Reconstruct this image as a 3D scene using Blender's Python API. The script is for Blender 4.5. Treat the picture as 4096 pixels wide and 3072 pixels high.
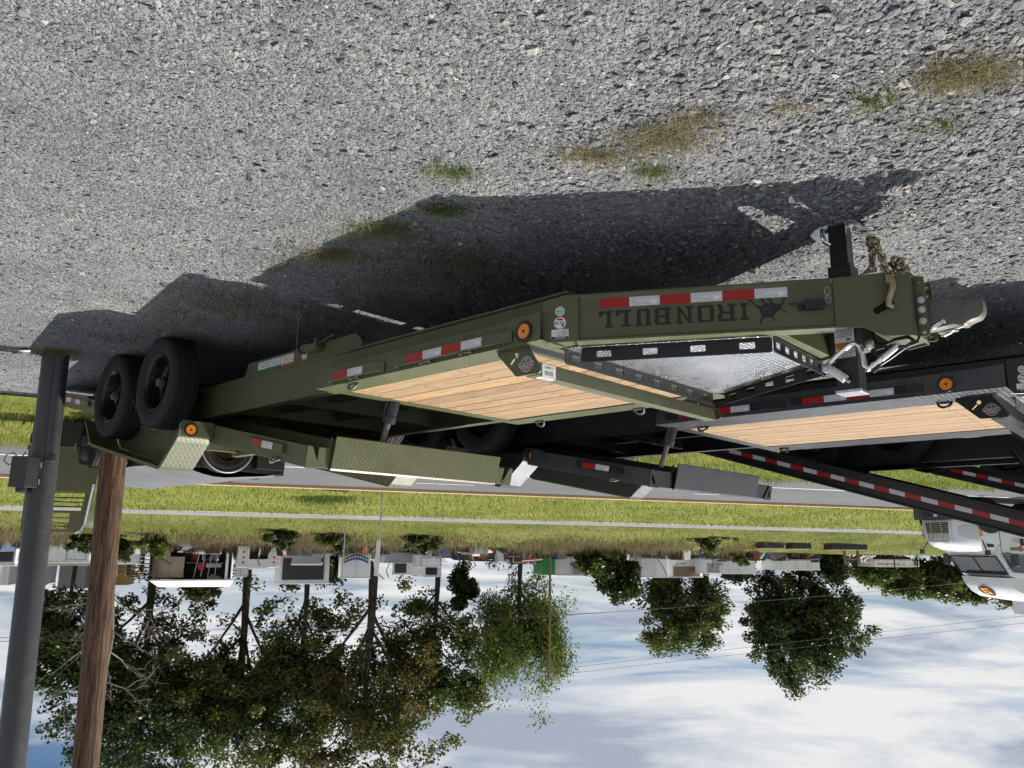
import bpy, bmesh, math, random
import numpy as np
from mathutils import Vector, Matrix, Euler
PI = math.pi; R = math.radians
random.seed(7); rng = np.random.default_rng(7)
scn = bpy.context.scene
for o in list(bpy.data.objects): bpy.data.objects.remove(o)
C = scn.collection

# ------------------------------------------------------------------ camera (held upside down, as the picture was taken)
CAM_H, FPX, PITCH, ROLL = 1.72, 765.0, R(11.7), R(0.6)
cd = bpy.data.cameras.new('camera'); cam = bpy.data.objects.new('camera', cd); C.objects.link(cam)
cd.sensor_width = 36; cd.lens = FPX / 1024 * 36; cd.clip_start = 0.05; cd.clip_end = 3000
rt = Vector((math.cos(ROLL), math.sin(ROLL) * math.sin(PITCH), math.sin(ROLL) * math.cos(PITCH)))
fwv = Vector((0, math.cos(PITCH), -math.sin(PITCH)))
upv = rt.cross(fwv)
m = Matrix((-rt, -upv, -fwv)).transposed().to_4x4(); m.translation = (0, 0, CAM_H)
cam.matrix_world = m
scn.camera = cam

# ------------------------------------------------------------------ sky and sun
SUN_EL = R(54.5); SUN_DIR = Vector((-0.87, 0.49, 0)).normalized()
sun_to = Vector((SUN_DIR.x * math.cos(SUN_EL), SUN_DIR.y * math.cos(SUN_EL), math.sin(SUN_EL)))
w = bpy.data.worlds.new('World'); scn.world = w; w.use_nodes = True
nt = w.node_tree; nt.nodes.clear()
def N(t, kind, **k):
    n = t.nodes.new(kind)
    for a, v in k.items():
        if a == 'ins':
            for i, x in v.items(): n.inputs[i].default_value = x
        else: setattr(n, a, v)
    return n
def L(t, a, b): t.links.new(a, b)
def math_n(t, op, a, b=None, c=None, clamp=False):
    n = t.nodes.new('ShaderNodeMath'); n.operation = op; n.use_clamp = clamp
    for i, x in enumerate((a, b, c)):
        if x is None: continue
        if isinstance(x, (int, float)): n.inputs[i].default_value = x
        else: t.links.new(x, n.inputs[i])
    return n.outputs[0]
def ramp(t, fac, stops, interp='LINEAR'):
    n = t.nodes.new('ShaderNodeValToRGB'); n.color_ramp.interpolation = interp
    el = n.color_ramp.elements
    while len(el) < len(stops): el.new(0.5)
    for e, (p, c) in zip(el, stops):
        e.position = p; e.color = (c, c, c, 1) if isinstance(c, (int, float)) else (*c, 1)
    if fac is not None: t.links.new(fac, n.inputs[0])
    return n.outputs[0]
def mixc(t, fac, a, b, mode='MIX'):
    n = t.nodes.new('ShaderNodeMix'); n.data_type = 'RGBA'; n.blend_type = mode
    for i, x in ((0, fac), (6, a), (7, b)):
        if isinstance(x, (int, float)): n.inputs[i].default_value = x
        elif isinstance(x, tuple): n.inputs[i].default_value = (*x, 1)
        else: t.links.new(x, n.inputs[i])
    return n.outputs[2]
sky = N(nt, 'ShaderNodeTexSky', sky_type='NISHITA', sun_disc=False, sun_elevation=SUN_EL, altitude=150, air_density=1.1, dust_density=0.6, ozone_density=1.2)
sky.sun_rotation = math.atan2(SUN_DIR.x, SUN_DIR.y)
tc = N(nt, 'ShaderNodeTexCoord')
sep = N(nt, 'ShaderNodeSeparateXYZ'); L(nt, tc.outputs['Generated'], sep.inputs[0])
zz = math_n(nt, 'ADD', math_n(nt, 'MAXIMUM', sep.outputs[2], 0.0), 0.10)
cmb = N(nt, 'ShaderNodeCombineXYZ')
L(nt, math_n(nt, 'DIVIDE', sep.outputs[0], zz), cmb.inputs[0]); L(nt, math_n(nt, 'DIVIDE', sep.outputs[1], zz), cmb.inputs[1])
mp = N(nt, 'ShaderNodeMapping'); L(nt, cmb.outputs[0], mp.inputs[0])
mp.inputs[1].default_value = (1.24, 8.91, 0.0); mp.inputs[3].default_value = (0.62, 0.85, 1)
n1 = N(nt, 'ShaderNodeTexNoise', ins={'Scale': 0.72, 'Detail': 10.0, 'Roughness': 0.60, 'Distortion': 0.5}); L(nt, mp.outputs[0], n1.inputs['Vector'])
n2 = N(nt, 'ShaderNodeTexNoise', ins={'Scale': 1.3, 'Detail': 9.0, 'Roughness': 0.58, 'Distortion': 0.6}); L(nt, mp.outputs[0], n2.inputs['Vector'])
cov = ramp(nt, n1.outputs[0], [(0.37, 0.0), (0.44, 0.6), (0.53, 1.0)], 'EASE')
shade = ramp(nt, n2.outputs[0], [(0.36, (0.46, 0.52, 0.64)), (0.46, (0.76, 0.80, 0.87)), (0.55, (1.0, 1.0, 1.0))])
shade = mixc(nt, 1.0, shade, (13.8, 13.8, 13.8), 'MULTIPLY')
low = ramp(nt, sep.outputs[2], [(0.0, 0.85), (0.10, 0.45), (0.24, 0.0)])          # distant cloud banks close up towards the horizon
skyb = mixc(nt, 1.0, sky.outputs[0], (0.60, 0.86, 1.14), 'MULTIPLY')
skyc = mixc(nt, math_n(nt, 'MAXIMUM', cov, low), skyb, shade)
bg = N(nt, 'ShaderNodeBackground', ins={1: 0.042}); L(nt, skyc, bg.inputs[0])
wo = N(nt, 'ShaderNodeOutputWorld'); L(nt, bg.outputs[0], wo.inputs[0])
sd = bpy.data.lights.new('sun', 'SUN'); sd.energy = 5.0; sd.angle = R(0.53); sd.color = (1.0, 0.955, 0.88)
so = bpy.data.objects.new('sun', sd); C.objects.link(so); so.rotation_euler = (-sun_to).to_track_quat('-Z', 'Y').to_euler(); so.location = (-20, 20, 30)
scn.view_settings.view_transform = 'Standard'; scn.view_settings.look = 'None'; scn.view_settings.exposure = 0.55; scn.view_settings.gamma = 1.0
try: scn.view_settings.use_curve_mapping = False
except Exception: pass
scn.render.engine = 'CYCLES'
scn.cycles.max_bounces = 4; scn.cycles.diffuse_bounces = 2; scn.cycles.glossy_bounces = 3; scn.cycles.transmission_bounces = 2; scn.cycles.transparent_max_bounces = 4
scn.cycles.caustics_reflective = False; scn.cycles.caustics_refractive = False
scn.cycles.use_adaptive_sampling = True; scn.cycles.adaptive_threshold = 0.03; scn.cycles.adaptive_min_samples = 12

# ------------------------------------------------------------------ mesh helpers
class MB:
    """collects shapes; build() links them as ONE mesh object"""
    def __init__(s, xf=None): s.v = []; s.f = []; s.xf = xf; s.sm = []
    def add(s, vs, fs, smooth=False):
        b = len(s.v)
        if s.xf: vs = [s.xf(*p) for p in vs]
        s.v += [tuple(p) for p in vs]; s.f += [tuple(i + b for i in f) for f in fs]; s.sm += [smooth] * len(fs)
        return s
    def box(s, x0, x1, y0, y1, z0, z1):
        x0, x1 = min(x0, x1), max(x0, x1); y0, y1 = min(y0, y1), max(y0, y1); z0, z1 = min(z0, z1), max(z0, z1)
        return s.add([(x0, y0, z0), (x1, y0, z0), (x1, y1, z0), (x0, y1, z0), (x0, y0, z1), (x1, y0, z1), (x1, y1, z1), (x0, y1, z1)],
              [(0, 3, 2, 1), (4, 5, 6, 7), (0, 1, 5, 4), (1, 2, 6, 5), (2, 3, 7, 6), (3, 0, 4, 7)])
    def hexa(s, p): # 8 points: bottom 4 ccw, top 4 ccw
        return s.add(p, [(0, 3, 2, 1), (4, 5, 6, 7), (0, 1, 5, 4), (1, 2, 6, 5), (2, 3, 7, 6), (3, 0, 4, 7)])
    def loft(s, rings, closed=True, caps=True, smooth=False):
        n = len(rings[0]); vs = [p for r in rings for p in r]; fs = []
        for i in range(len(rings) - 1):
            for j in range(n if closed else n - 1):
                k = (j + 1) % n
                fs.append((i * n + j, i * n + k, (i + 1) * n + k, (i + 1) * n + j))
        if caps and closed: fs += [tuple(range(n - 1, -1, -1)), tuple(range((len(rings) - 1) * n, len(rings) * n))]
        return s.add(vs, fs, smooth)
    def prism(s, poly, a0, a1, axis='y'):
        def P(u, v, a): return {'x': (a, u, v), 'y': (u, a, v), 'z': (u, v, a)}[axis]
        return s.loft([[P(u, v, a0) for u, v in poly], [P(u, v, a1) for u, v in poly]])
    def tube(s, pts, r, n=8, caps=True, closed=False):
        pts = [Vector(p) for p in pts]; m_ = len(pts); rings = []; up = None
        for i, p in enumerate(pts):
            if closed: t = pts[(i + 1) % m_] - pts[i - 1]
            else: t = pts[min(i + 1, m_ - 1)] - pts[max(i - 1, 0)]
            t.normalize()
            if up is None:
                up = t.orthogonal().normalized()
            else:
                up = (up - t * up.dot(t))
                up = up.normalized() if up.length > 1e-6 else t.orthogonal().normalized()
            sd_ = t.cross(up); rr = r[i] if isinstance(r, (list, tuple)) else r
            rings.append([tuple(p + (up * math.cos(2 * PI * j / n) + sd_ * math.sin(2 * PI * j / n)) * rr) for j in range(n)])
        if closed: rings.append(rings[0])
        return s.loft(rings, caps=caps and not closed, smooth=True)
    def lathe(s, prof, n=32, o=(0, 0, 0), axis='y', caps=False):
        rings = []
        for a, r in prof:
            ring = []
            for j in range(n):
                c_, s_ = math.cos(2 * PI * j / n) * r, math.sin(2 * PI * j / n) * r
                q = {'y': (c_, a, s_), 'x': (a, c_, s_), 'z': (c_, s_, a)}[axis]
                ring.append((o[0] + q[0], o[1] + q[1], o[2] + q[2]))
            rings.append(ring)
        return s.loft(rings, caps=caps, smooth=True)
    def cyl(s, p0, p1, r, n=16): return s.tube([p0, p1], r, n)
    def sheet(s, outline, holes, th, P):
        """flat plate with holes; P(u, v, w) -> point, thickness along w"""
        bm = bmesh.new()
        for loop in [outline] + list(holes):
            vs = [bm.verts.new((u, v, 0)) for u, v in loop]
            for i in range(len(vs)): bm.edges.new((vs[i], vs[(i + 1) % len(vs)]))
        bmesh.ops.triangle_fill(bm, use_beauty=True, use_dissolve=False, edges=bm.edges[:])
        bm.verts.ensure_lookup_table(); bm.verts.index_update()
        V = [(v.co.x, v.co.y) for v in bm.verts]; F = [tuple(v.index for v in f.verts) for f in bm.faces]; n = len(V)
        bnd = [e for e in bm.edges if len(e.link_faces) == 1]
        E_ = [(e.verts[0].index, e.verts[1].index) for e in bnd]; bm.free()
        s.add([P(u, v, 0) for u, v in V] + [P(u, v, th) for u, v in V],
              [f[::-1] for f in F] + [tuple(i + n for i in f) for f in F] + [(a, b, b + n, a + n) for a, b in E_])
        return s
    def build(s, name, mat, parent=None, bevel=0, smooth_angle=35, loc=None, fix=True):
        me = bpy.data.meshes.new(name); me.from_pydata(s.v, [], s.f)
        if fix:
            bm = bmesh.new(); bm.from_mesh(me); bmesh.ops.recalc_face_normals(bm, faces=bm.faces[:]); bm.to_mesh(me); bm.free()
        uvl(me)
        if any(s.sm):
            me.polygons.foreach_set('use_smooth', s.sm); me.set_sharp_from_angle(angle=R(smooth_angle))
        me.materials.append(mat)
        o = bpy.data.objects.new(name, me); C.objects.link(o)
        if parent: o.parent = parent
        if loc: o.location = loc
        if bevel:
            b = o.modifiers.new('bevel', 'BEVEL'); b.width = bevel; b.segments = 2; b.limit_method = 'ANGLE'; b.angle_limit = R(40)
        return o
def uvl(me):
    n = len(me.loops)
    if n == 0: return
    co = np.empty(len(me.vertices) * 3); me.vertices.foreach_get('co', co); co = co.reshape(-1, 3)
    li = np.empty(n, dtype=np.int32); me.loops.foreach_get('vertex_index', li)
    pn = np.empty(len(me.polygons) * 3); me.polygons.foreach_get('normal', pn); pn = np.abs(pn.reshape(-1, 3))
    lt = np.empty(len(me.polygons), dtype=np.int32); me.polygons.foreach_get('loop_total', lt)
    ax = np.repeat(pn.argmax(1), lt); p = co[li]
    uv = np.where((ax == 2)[:, None], p[:, [0, 1]], np.where((ax == 0)[:, None], p[:, [1, 2]], p[:, [0, 2]]))
    u = me.uv_layers.new(name='m'); u.data.foreach_set('uv', uv.astype(np.float32).ravel())
def npmesh(name, V, F4, mat, parent=None, smooth=False):
    """V (n,3), F4 (m,k) arrays"""
    me = bpy.data.meshes.new(name); k = F4.shape[1]; m_ = len(F4)
    me.vertices.add(len(V)); me.vertices.foreach_set('co', np.asarray(V, np.float32).ravel())
    me.loops.add(m_ * k); me.loops.foreach_set('vertex_index', F4.astype(np.int32).ravel())
    me.polygons.add(m_); me.polygons.foreach_set('loop_start', np.arange(0, m_ * k, k, dtype=np.int32))
    if smooth: me.polygons.foreach_set('use_smooth', np.ones(m_, bool))
    me.update(); me.validate(); me.materials.append(mat)
    o = bpy.data.objects.new(name, me); C.objects.link(o)
    if parent: o.parent = parent
    return o
def empty(name, loc=(0, 0, 0), rz=0):
    o = bpy.data.objects.new(name, None); C.objects.link(o); o.location = loc; o.rotation_euler = (0, 0, rz); o.empty_display_size = 0.2
    return o
def tag(o, label, cat, group=None):
    o['label'] = label; o['category'] = cat
    if group: o['group'] = group
    return o
def struct(o): o['kind'] = 'structure'; return o
def copy_tree(o, parent=None):
    c = o.copy(); C.objects.link(c); c.parent = parent
    for ch in list(o.children): copy_tree(ch, c)
    return c
_txt = {}
def text_geo(txt, size=1.0, bold=0.0):
    """vertices and faces of a line of lettering, baseline-left at 0,0"""
    key = (txt, bold)
    if key not in _txt:
        cu = bpy.data.curves.new('t', 'FONT'); cu.body = txt; cu.size = 1; cu.offset = bold; cu.resolution_u = 2
        ob = bpy.data.objects.new('t', cu); C.objects.link(ob)
        dg = bpy.context.evaluated_depsgraph_get()
        me = bpy.data.meshes.new_from_object(ob.evaluated_get(dg))
        V = [(v.co.x, v.co.y) for v in me.vertices]; F = [tuple(p.vertices) for p in me.polygons]
        bpy.data.objects.remove(ob); bpy.data.curves.remove(cu); bpy.data.meshes.remove(me); _txt[key] = (V, F)
    V, F = _txt[key]
    xs = [v[0] for v in V] or [0]; x0, x1 = min(xs), max(xs)
    return [((x - x0) * size, y * size) for x, y in V], F, (x1 - x0) * size
def put_text(mb, txt, x, y, w, h, P, bold=0.0):
    """lettering fitted to w x h (cap height), lower-left at (x, y); P(u, v) -> point"""
    V, F, tw = text_geo(txt, 1.0, bold)
    mb.add([P(x + u / tw * w, y + v / 0.69 * h) for u, v in V], F)
def circ(cx, cy, r, n=16, ry=None): return [(cx + math.cos(2 * PI * i / n) * r, cy + math.sin(2 * PI * i / n) * (ry or r)) for i in range(n)]
def rrect(x0, y0, x1, y1, r, n=3):
    o = []
    for cx, cy, a in ((x1 - r, y1 - r, 0), (x0 + r, y1 - r, 90), (x0 + r, y0 + r, 180), (x1 - r, y0 + r, 270)):
        for i in range(n + 1): t = R(a + 90 * i / n); o.append((cx + r * math.cos(t), cy + r * math.sin(t)))
    return o
def slot(x0, y0, x1, y1, r, n=6):
    a = math.atan2(y1 - y0, x1 - x0); o = []
    for i in range(n + 1): t = a - PI / 2 + PI * i / n; o.append((x1 + r * math.cos(t), y1 + r * math.sin(t)))
    for i in range(n + 1): t = a + PI / 2 + PI * i / n; o.append((x0 + r * math.cos(t), y0 + r * math.sin(t)))
    return o

# ------------------------------------------------------------------ materials
MATS = {}
def mat(name, col, rough=0.5, metal=0.0, var=0.0, vscale=8.0, bump=0.0, bscale=60.0, spec=0.5, dirt=None, coat=0.0, rand=0.0, trans=0.0, emit=None):
    if name in MATS: return MATS[name]
    mt = bpy.data.materials.new(name); mt.use_nodes = True; t = mt.node_tree
    b = t.nodes['Principled BSDF']; b.inputs['Roughness'].default_value = rough; b.inputs['Metallic'].default_value = metal
    b.inputs['Specular IOR Level'].default_value = spec; b.inputs['Coat Weight'].default_value = coat
    cout = None
    if var or bump or dirt or rand:
        tc = N(t, 'ShaderNodeTexCoord')
        no = N(t, 'ShaderNodeTexNoise', ins={'Scale': vscale, 'Detail': 6.0, 'Roughness': 0.6}); L(t, tc.outputs['Object'], no.inputs['Vector'])
        f = ramp(t, no.outputs[0], [(0.3, 1 - var), (0.7, 1 + var)])
        cout = mixc(t, 1.0, tuple(col), f, 'MULTIPLY')
        if rand:
            oi = N(t, 'ShaderNodeObjectInfo'); f2 = ramp(t, oi.outputs['Random'], [(0, 1 - rand), (1, 1 + rand)]); cout = mixc(t, 1.0, cout, f2, 'MULTIPLY')
        if dirt:
            nd = N(t, 'ShaderNodeTexNoise', ins={'Scale': vscale * 2.3, 'Detail': 8.0, 'Roughness': 0.7}); L(t, tc.outputs['Object'], nd.inputs['Vector'])
            fd = ramp(t, nd.outputs[0], [(0.52, 0.0), (0.75, dirt[1])]); cout = mixc(t, fd, cout, tuple(dirt[0]))
            rr = ramp(t, nd.outputs[0], [(0.45, rough), (0.75, min(1, rough + 0.3))]); L(t, rr, b.inputs['Roughness'])
        L(t, cout, b.inputs['Base Color'])
        if bump:
            nb = N(t, 'ShaderNodeTexNoise', ins={'Scale': bscale, 'Detail': 4.0}); L(t, tc.outputs['Object'], nb.inputs['Vector'])
            bp = N(t, 'ShaderNodeBump', ins={'Strength': bump, 'Distance': 0.004}); L(t, nb.outputs[0], bp.inputs['Height']); L(t, bp.outputs[0], b.inputs['Normal'])
    else: b.inputs['Base Color'].default_value = (*col, 1)
    if emit: b.inputs['Emission Color'].default_value = (*emit[0], 1); b.inputs['Emission Strength'].default_value = emit[1]
    MATS[name] = mt; return mt
def tread(name, col, rough=0.4, metal=0.0, cell=0.027, hgt=0.0022, var=0.12):
    """raised lug chequer plate"""
    if name in MATS: return MATS[name]
    mt = bpy.data.materials.new(name); mt.use_nodes = True; t = mt.node_tree; b = t.nodes['Principled BSDF']
    uv = N(t, 'ShaderNodeUVMap', uv_map='m'); sp = N(t, 'ShaderNodeSeparateXYZ'); L(t, uv.outputs[0], sp.inputs[0])
    # rotate by 45 degrees so rows run along the sheet
    k = 0.7071 / cell
    px = math_n(t, 'MULTIPLY', math_n(t, 'ADD', sp.outputs[0], sp.outputs[1]), k); py = math_n(t, 'MULTIPLY', math_n(t, 'SUBTRACT', sp.outputs[0], sp.outputs[1]), k)
    ix = math_n(t, 'FLOOR', px); iy = math_n(t, 'FLOOR', py)
    fx = math_n(t, 'SUBTRACT', math_n(t, 'SUBTRACT', px, ix), 0.5); fy = math_n(t, 'SUBTRACT', math_n(t, 'SUBTRACT', py, iy), 0.5)
    par = math_n(t, 'ABSOLUTE', math_n(t, 'MODULO', math_n(t, 'ADD', ix, iy), 2.0))
    def ell(a, c_):
        u = math_n(t, 'DIVIDE', a, 0.56); v = math_n(t, 'DIVIDE', c_, 0.20)
        return math_n(t, 'SUBTRACT', 1.0, math_n(t, 'ADD', math_n(t, 'MULTIPLY', u, u), math_n(t, 'MULTIPLY', v, v)))
    e = math_n(t, 'ADD', math_n(t, 'MULTIPLY', par, ell(fx, fy)), math_n(t, 'MULTIPLY', math_n(t, 'SUBTRACT', 1.0, par), ell(fy, fx)))
    h = math_n(t, 'SMOOTH_MIN', math_n(t, 'MAXIMUM', e, 0.0), 0.6, 0.2)
    tcn = N(t, 'ShaderNodeTexCoord'); no = N(t, 'ShaderNodeTexNoise', ins={'Scale': 5.0, 'Detail': 6.0, 'Roughness': 0.65}); L(t, tcn.outputs['Object'], no.inputs['Vector'])
    c1 = mixc(t, 1.0, tuple(col), ramp(t, no.outputs[0], [(0.3, 1 - var), (0.7, 1 + var)]), 'MULTIPLY')
    L(t, c1, b.inputs['Base Color'])
    rr = math_n(t, 'SUBTRACT', math_n(t, 'ADD', math_n(t, 'MULTIPLY', no.outputs[0], 0.25), rough - 0.12), math_n(t, 'MULTIPLY', h, 0.12))
    L(t, rr, b.inputs['Roughness']); b.inputs['Metallic'].default_value = metal
    bp = N(t, 'ShaderNodeBump', ins={'Strength': 1.0, 'Distance': hgt}); L(t, h, bp.inputs['Height']); L(t, bp.outputs[0], b.inputs['Normal'])
    MATS[name] = mt; return mt
OLIVE = (0.088, 0.094, 0.045); BLACK = (0.012, 0.0125, 0.0145)
mat('olive', OLIVE, 0.36, var=0.10, vscale=3, bump=0.05, bscale=300, dirt=((0.17, 0.16, 0.13), 0.30))
tread('olive_tread', OLIVE, 0.38)
mat('black_paint', BLACK, 0.30, var=0.15, vscale=3, bump=0.05, bscale=300, dirt=((0.10, 0.10, 0.10), 0.16))
tread('black_tread', (0.085, 0.089, 0.098), 0.36, metal=0.65)
tread('black_tread_dull', (0.008, 0.008, 0.009), 0.55)
tread('alu_tread', (0.44, 0.45, 0.47), 0.30, metal=1.0, cell=0.021, var=0.06)
mat('steel', (0.62, 0.61, 0.59), 0.26, 1.0, var=0.1, bump=0.06, bscale=120)
mat('cast_steel', (0.14, 0.128, 0.115), 0.55, 0.4, var=0.15, vscale=20, bump=0.1, bscale=160)
mat('chrome', (0.82, 0.82, 0.83), 0.10, 1.0)
mat('zinc_yellow', (0.34, 0.30, 0.19), 0.36, 1.0, var=0.35, vscale=60, bump=0.1)
mat('zinc', (0.55, 0.56, 0.58), 0.34, 1.0, var=0.2, vscale=40)
mat('rubber', (0.012, 0.012, 0.0125), 0.75, var=0.35, vscale=9, bump=0.25, bscale=140, dirt=((0.04, 0.038, 0.034), 0.35))
mat('rim_black', (0.008, 0.008, 0.0095), 0.24, var=0.1, dirt=((0.02, 0.019, 0.018), 0.15))
mat('hub_rust', (0.20, 0.12, 0.085), 0.6, 0.3, var=0.4, vscale=60)
mat('black_plastic', (0.014, 0.014, 0.015), 0.48)
mat('cable', (0.012, 0.012, 0.012), 0.45)
mat('amber', (0.85, 0.24, 0.015), 0.22, var=0.12, vscale=90, bump=0.2, bscale=300, coat=0.6)
mat('tape_red', (0.36, 0.012, 0.016), 0.30, var=0.1, vscale=200, bump=0.12, bscale=500)
mat('tape_white', (0.58, 0.58, 0.60), 0.30, var=0.05, vscale=200, bump=0.12, bscale=500)
mat('tape_print', (0.80, 0.80, 0.81), 0.35)
mat('decal_black', (0.010, 0.010, 0.0105), 0.42)
mat('sticker_white', (0.78, 0.78, 0.77), 0.42, var=0.04)
mat('sticker_teal', (0.50, 0.64, 0.58), 0.42)
mat('sticker_green', (0.03, 0.14, 0.10), 0.45)
mat('sticker_orange', (0.72, 0.20, 0.02), 0.42)
mat('sticker_red', (0.45, 0.03, 0.02), 0.42)
mat('ink_blue', (0.05, 0.05, 0.22), 0.5)
mat('ink_grey', (0.17, 0.17, 0.18), 0.5)
mat('grip_white', (0.72, 0.73, 0.72), 0.38)
mat('wire_grey', (0.34, 0.34, 0.32), 0.45)
def wood_mat(name, c0, c1, c2, axis=0, scale=1.0, rough=0.72, knots=True, lo=0.72, hi=1.18, mixf=0.55):
    mt = bpy.data.materials.new(name); mt.use_nodes = True; t = mt.node_tree; b = t.nodes['Principled BSDF']
    tcn = N(t, 'ShaderNodeTexCoord'); oi = N(t, 'ShaderNodeObjectInfo')
    off = N(t, 'ShaderNodeVectorMath', operation='ADD'); cb = N(t, 'ShaderNodeCombineXYZ')
    L(t, math_n(t, 'MULTIPLY', oi.outputs['Random'], 37.0), cb.inputs[0]); L(t, math_n(t, 'MULTIPLY', oi.outputs['Random'], 91.0), cb.inputs[2])
    L(t, tcn.outputs['Object'], off.inputs[0]); L(t, cb.outputs[0], off.inputs[1])
    mpn = N(t, 'ShaderNodeMapping'); L(t, off.outputs[0], mpn.inputs[0])
    sc = [22 * scale] * 3; sc[axis] = 0.85 * scale; mpn.inputs[3].default_value = sc
    n1 = N(t, 'ShaderNodeTexNoise', ins={'Scale': 1.0, 'Detail': 5.0, 'Roughness': 0.6, 'Distortion': 0.9}); L(t, mpn.outputs[0], n1.inputs['Vector'])
    wv = math_n(t, 'FRACT', math_n(t, 'MULTIPLY', n1.outputs[0], 6.0))
    sc2 = [150 * scale] * 3; sc2[axis] = 5 * scale
    mp2 = N(t, 'ShaderNodeMapping'); L(t, off.outputs[0], mp2.inputs[0]); mp2.inputs[3].default_value = sc2
    n2 = N(t, 'ShaderNodeTexNoise', ins={'Scale': 1.0, 'Detail': 3.0}); L(t, mp2.outputs[0], n2.inputs['Vector'])
    grain = ramp(t, wv, [(0.0, c0), (0.55, c1), (0.9, c2), (1.0, c0)])
    c = mixc(t, mixf, grain, ramp(t, n2.outputs[0], [(0.3, lo), (0.7, hi)]), 'MULTIPLY')
    if knots:
        vo = N(t, 'ShaderNodeTexVoronoi', ins={'Scale': 1.0}); mp3 = N(t, 'ShaderNodeMapping'); L(t, off.outputs[0], mp3.inputs[0])
        s3 = [6.0] * 3; s3[axis] = 1.9; mp3.inputs[3].default_value = s3; L(t, mp3.outputs[0], vo.inputs['Vector'])
        kf = ramp(t, vo.outputs['Distance'], [(0.05, 0.75), (0.10, 0.25), (0.16, 0.0)]); c = mixc(t, kf, c, (0.20, 0.09, 0.035))
    tint = ramp(t, oi.outputs['Random'], [(0.0, (0.74, 0.70, 0.66)), (0.35, (1.02, 0.96, 0.90)), (0.65, (0.88, 0.88, 0.86)), (1.0, (1.14, 1.06, 0.92))])
    c = mixc(t, 1.0, c, tint, 'MULTIPLY'); L(t, c, b.inputs['Base Color'])
    b.inputs['Roughness'].default_value = rough
    bp = N(t, 'ShaderNodeBump', ins={'Strength': 0.35, 'Distance': 0.002}); L(t, n2.outputs[0], bp.inputs['Height']); L(t, bp.outputs[0], b.inputs['Normal'])
    MATS[name] = mt; return mt
wood_mat('pine', (0.30, 0.200, 0.110), (0.36, 0.250, 0.145), (0.20, 0.120, 0.060))
wood_mat('pole_wood', (0.105, 0.060, 0.038), (0.14, 0.085, 0.056), (0.035, 0.02, 0.014), axis=2, scale=0.6, rough=0.85, knots=False, lo=0.15, hi=1.5, mixf=1.0)
M = MATS

# ------------------------------------------------------------------ layout frames
AZ = R(47.2)
FW = np.array([-math.sin(AZ), -math.cos(AZ)]); LT = np.array([-FW[1], FW[0]])          # trailer forward / left on the ground
ORG = np.array([0.617, 5.894]); TROT = math.atan2(FW[1], FW[0])
def tw(s, l, z=0): q = ORG + FW * s + LT * l; return (q[0], q[1], z)
DH = np.array([-0.963, 0.269]); NN = np.array([0.269, 0.963]); GR = 0.0084                # road direction, across, grade
def road(a, c): return DH * a + NN * c
def ac(x, y): return x * DH[0] + y * DH[1], x * NN[0] + y * NN[1]
def sst(e0, e1, x):
    t = np.clip((x - e0) / (e1 - e0), 0, 1); return t * t * (3 - 2 * t)
PROF_C = [-400, 9, 18.3, 20.4, 24.3, 27.3, 36.0, 37.6, 50, 58, 400]
PROF_Z = [0, 0, -.17, -.12, -.13, -.14, .55, .67, 1.95, 2.05, 2.3]
def gz(x, y):
    x = np.asarray(x, float); y = np.asarray(y, float); a, c = ac(x, y)
    k = sst(9, 18.3, c)
    base = np.interp(c, PROF_C, PROF_Z) + k * GR * np.clip(a, -150, 150)
    bump = 0.085 * np.exp(-((x + 1.8) ** 2 + (y - 3.3) ** 2) / (2 * 1.25 ** 2))
    und = 0.012 * np.sin(x * 1.3 + 0.7) * np.sin(y * 1.1) * (1 - k) * sst(1.2, 2.2, np.hypot(x - 2.4, y - 6.4))
    return base + bump + und
def at(U, V, c):
    """point on the vertical plane at distance c across the road that lies in direction (U, V) of the upright 1024 x 768 view"""
    u, v = U - 512, V - 384
    cx = u * math.cos(ROLL) + v * math.sin(ROLL); cy = -u * math.sin(ROLL) + v * math.cos(ROLL)
    z = -cy * math.cos(PITCH) - FPX * math.sin(PITCH); y = FPX * math.cos(PITCH) - cy * math.sin(PITCH)
    t = c / (cx * NN[0] + y * NN[1]); return np.array([cx * t, y * t, CAM_H + z * t])

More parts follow.
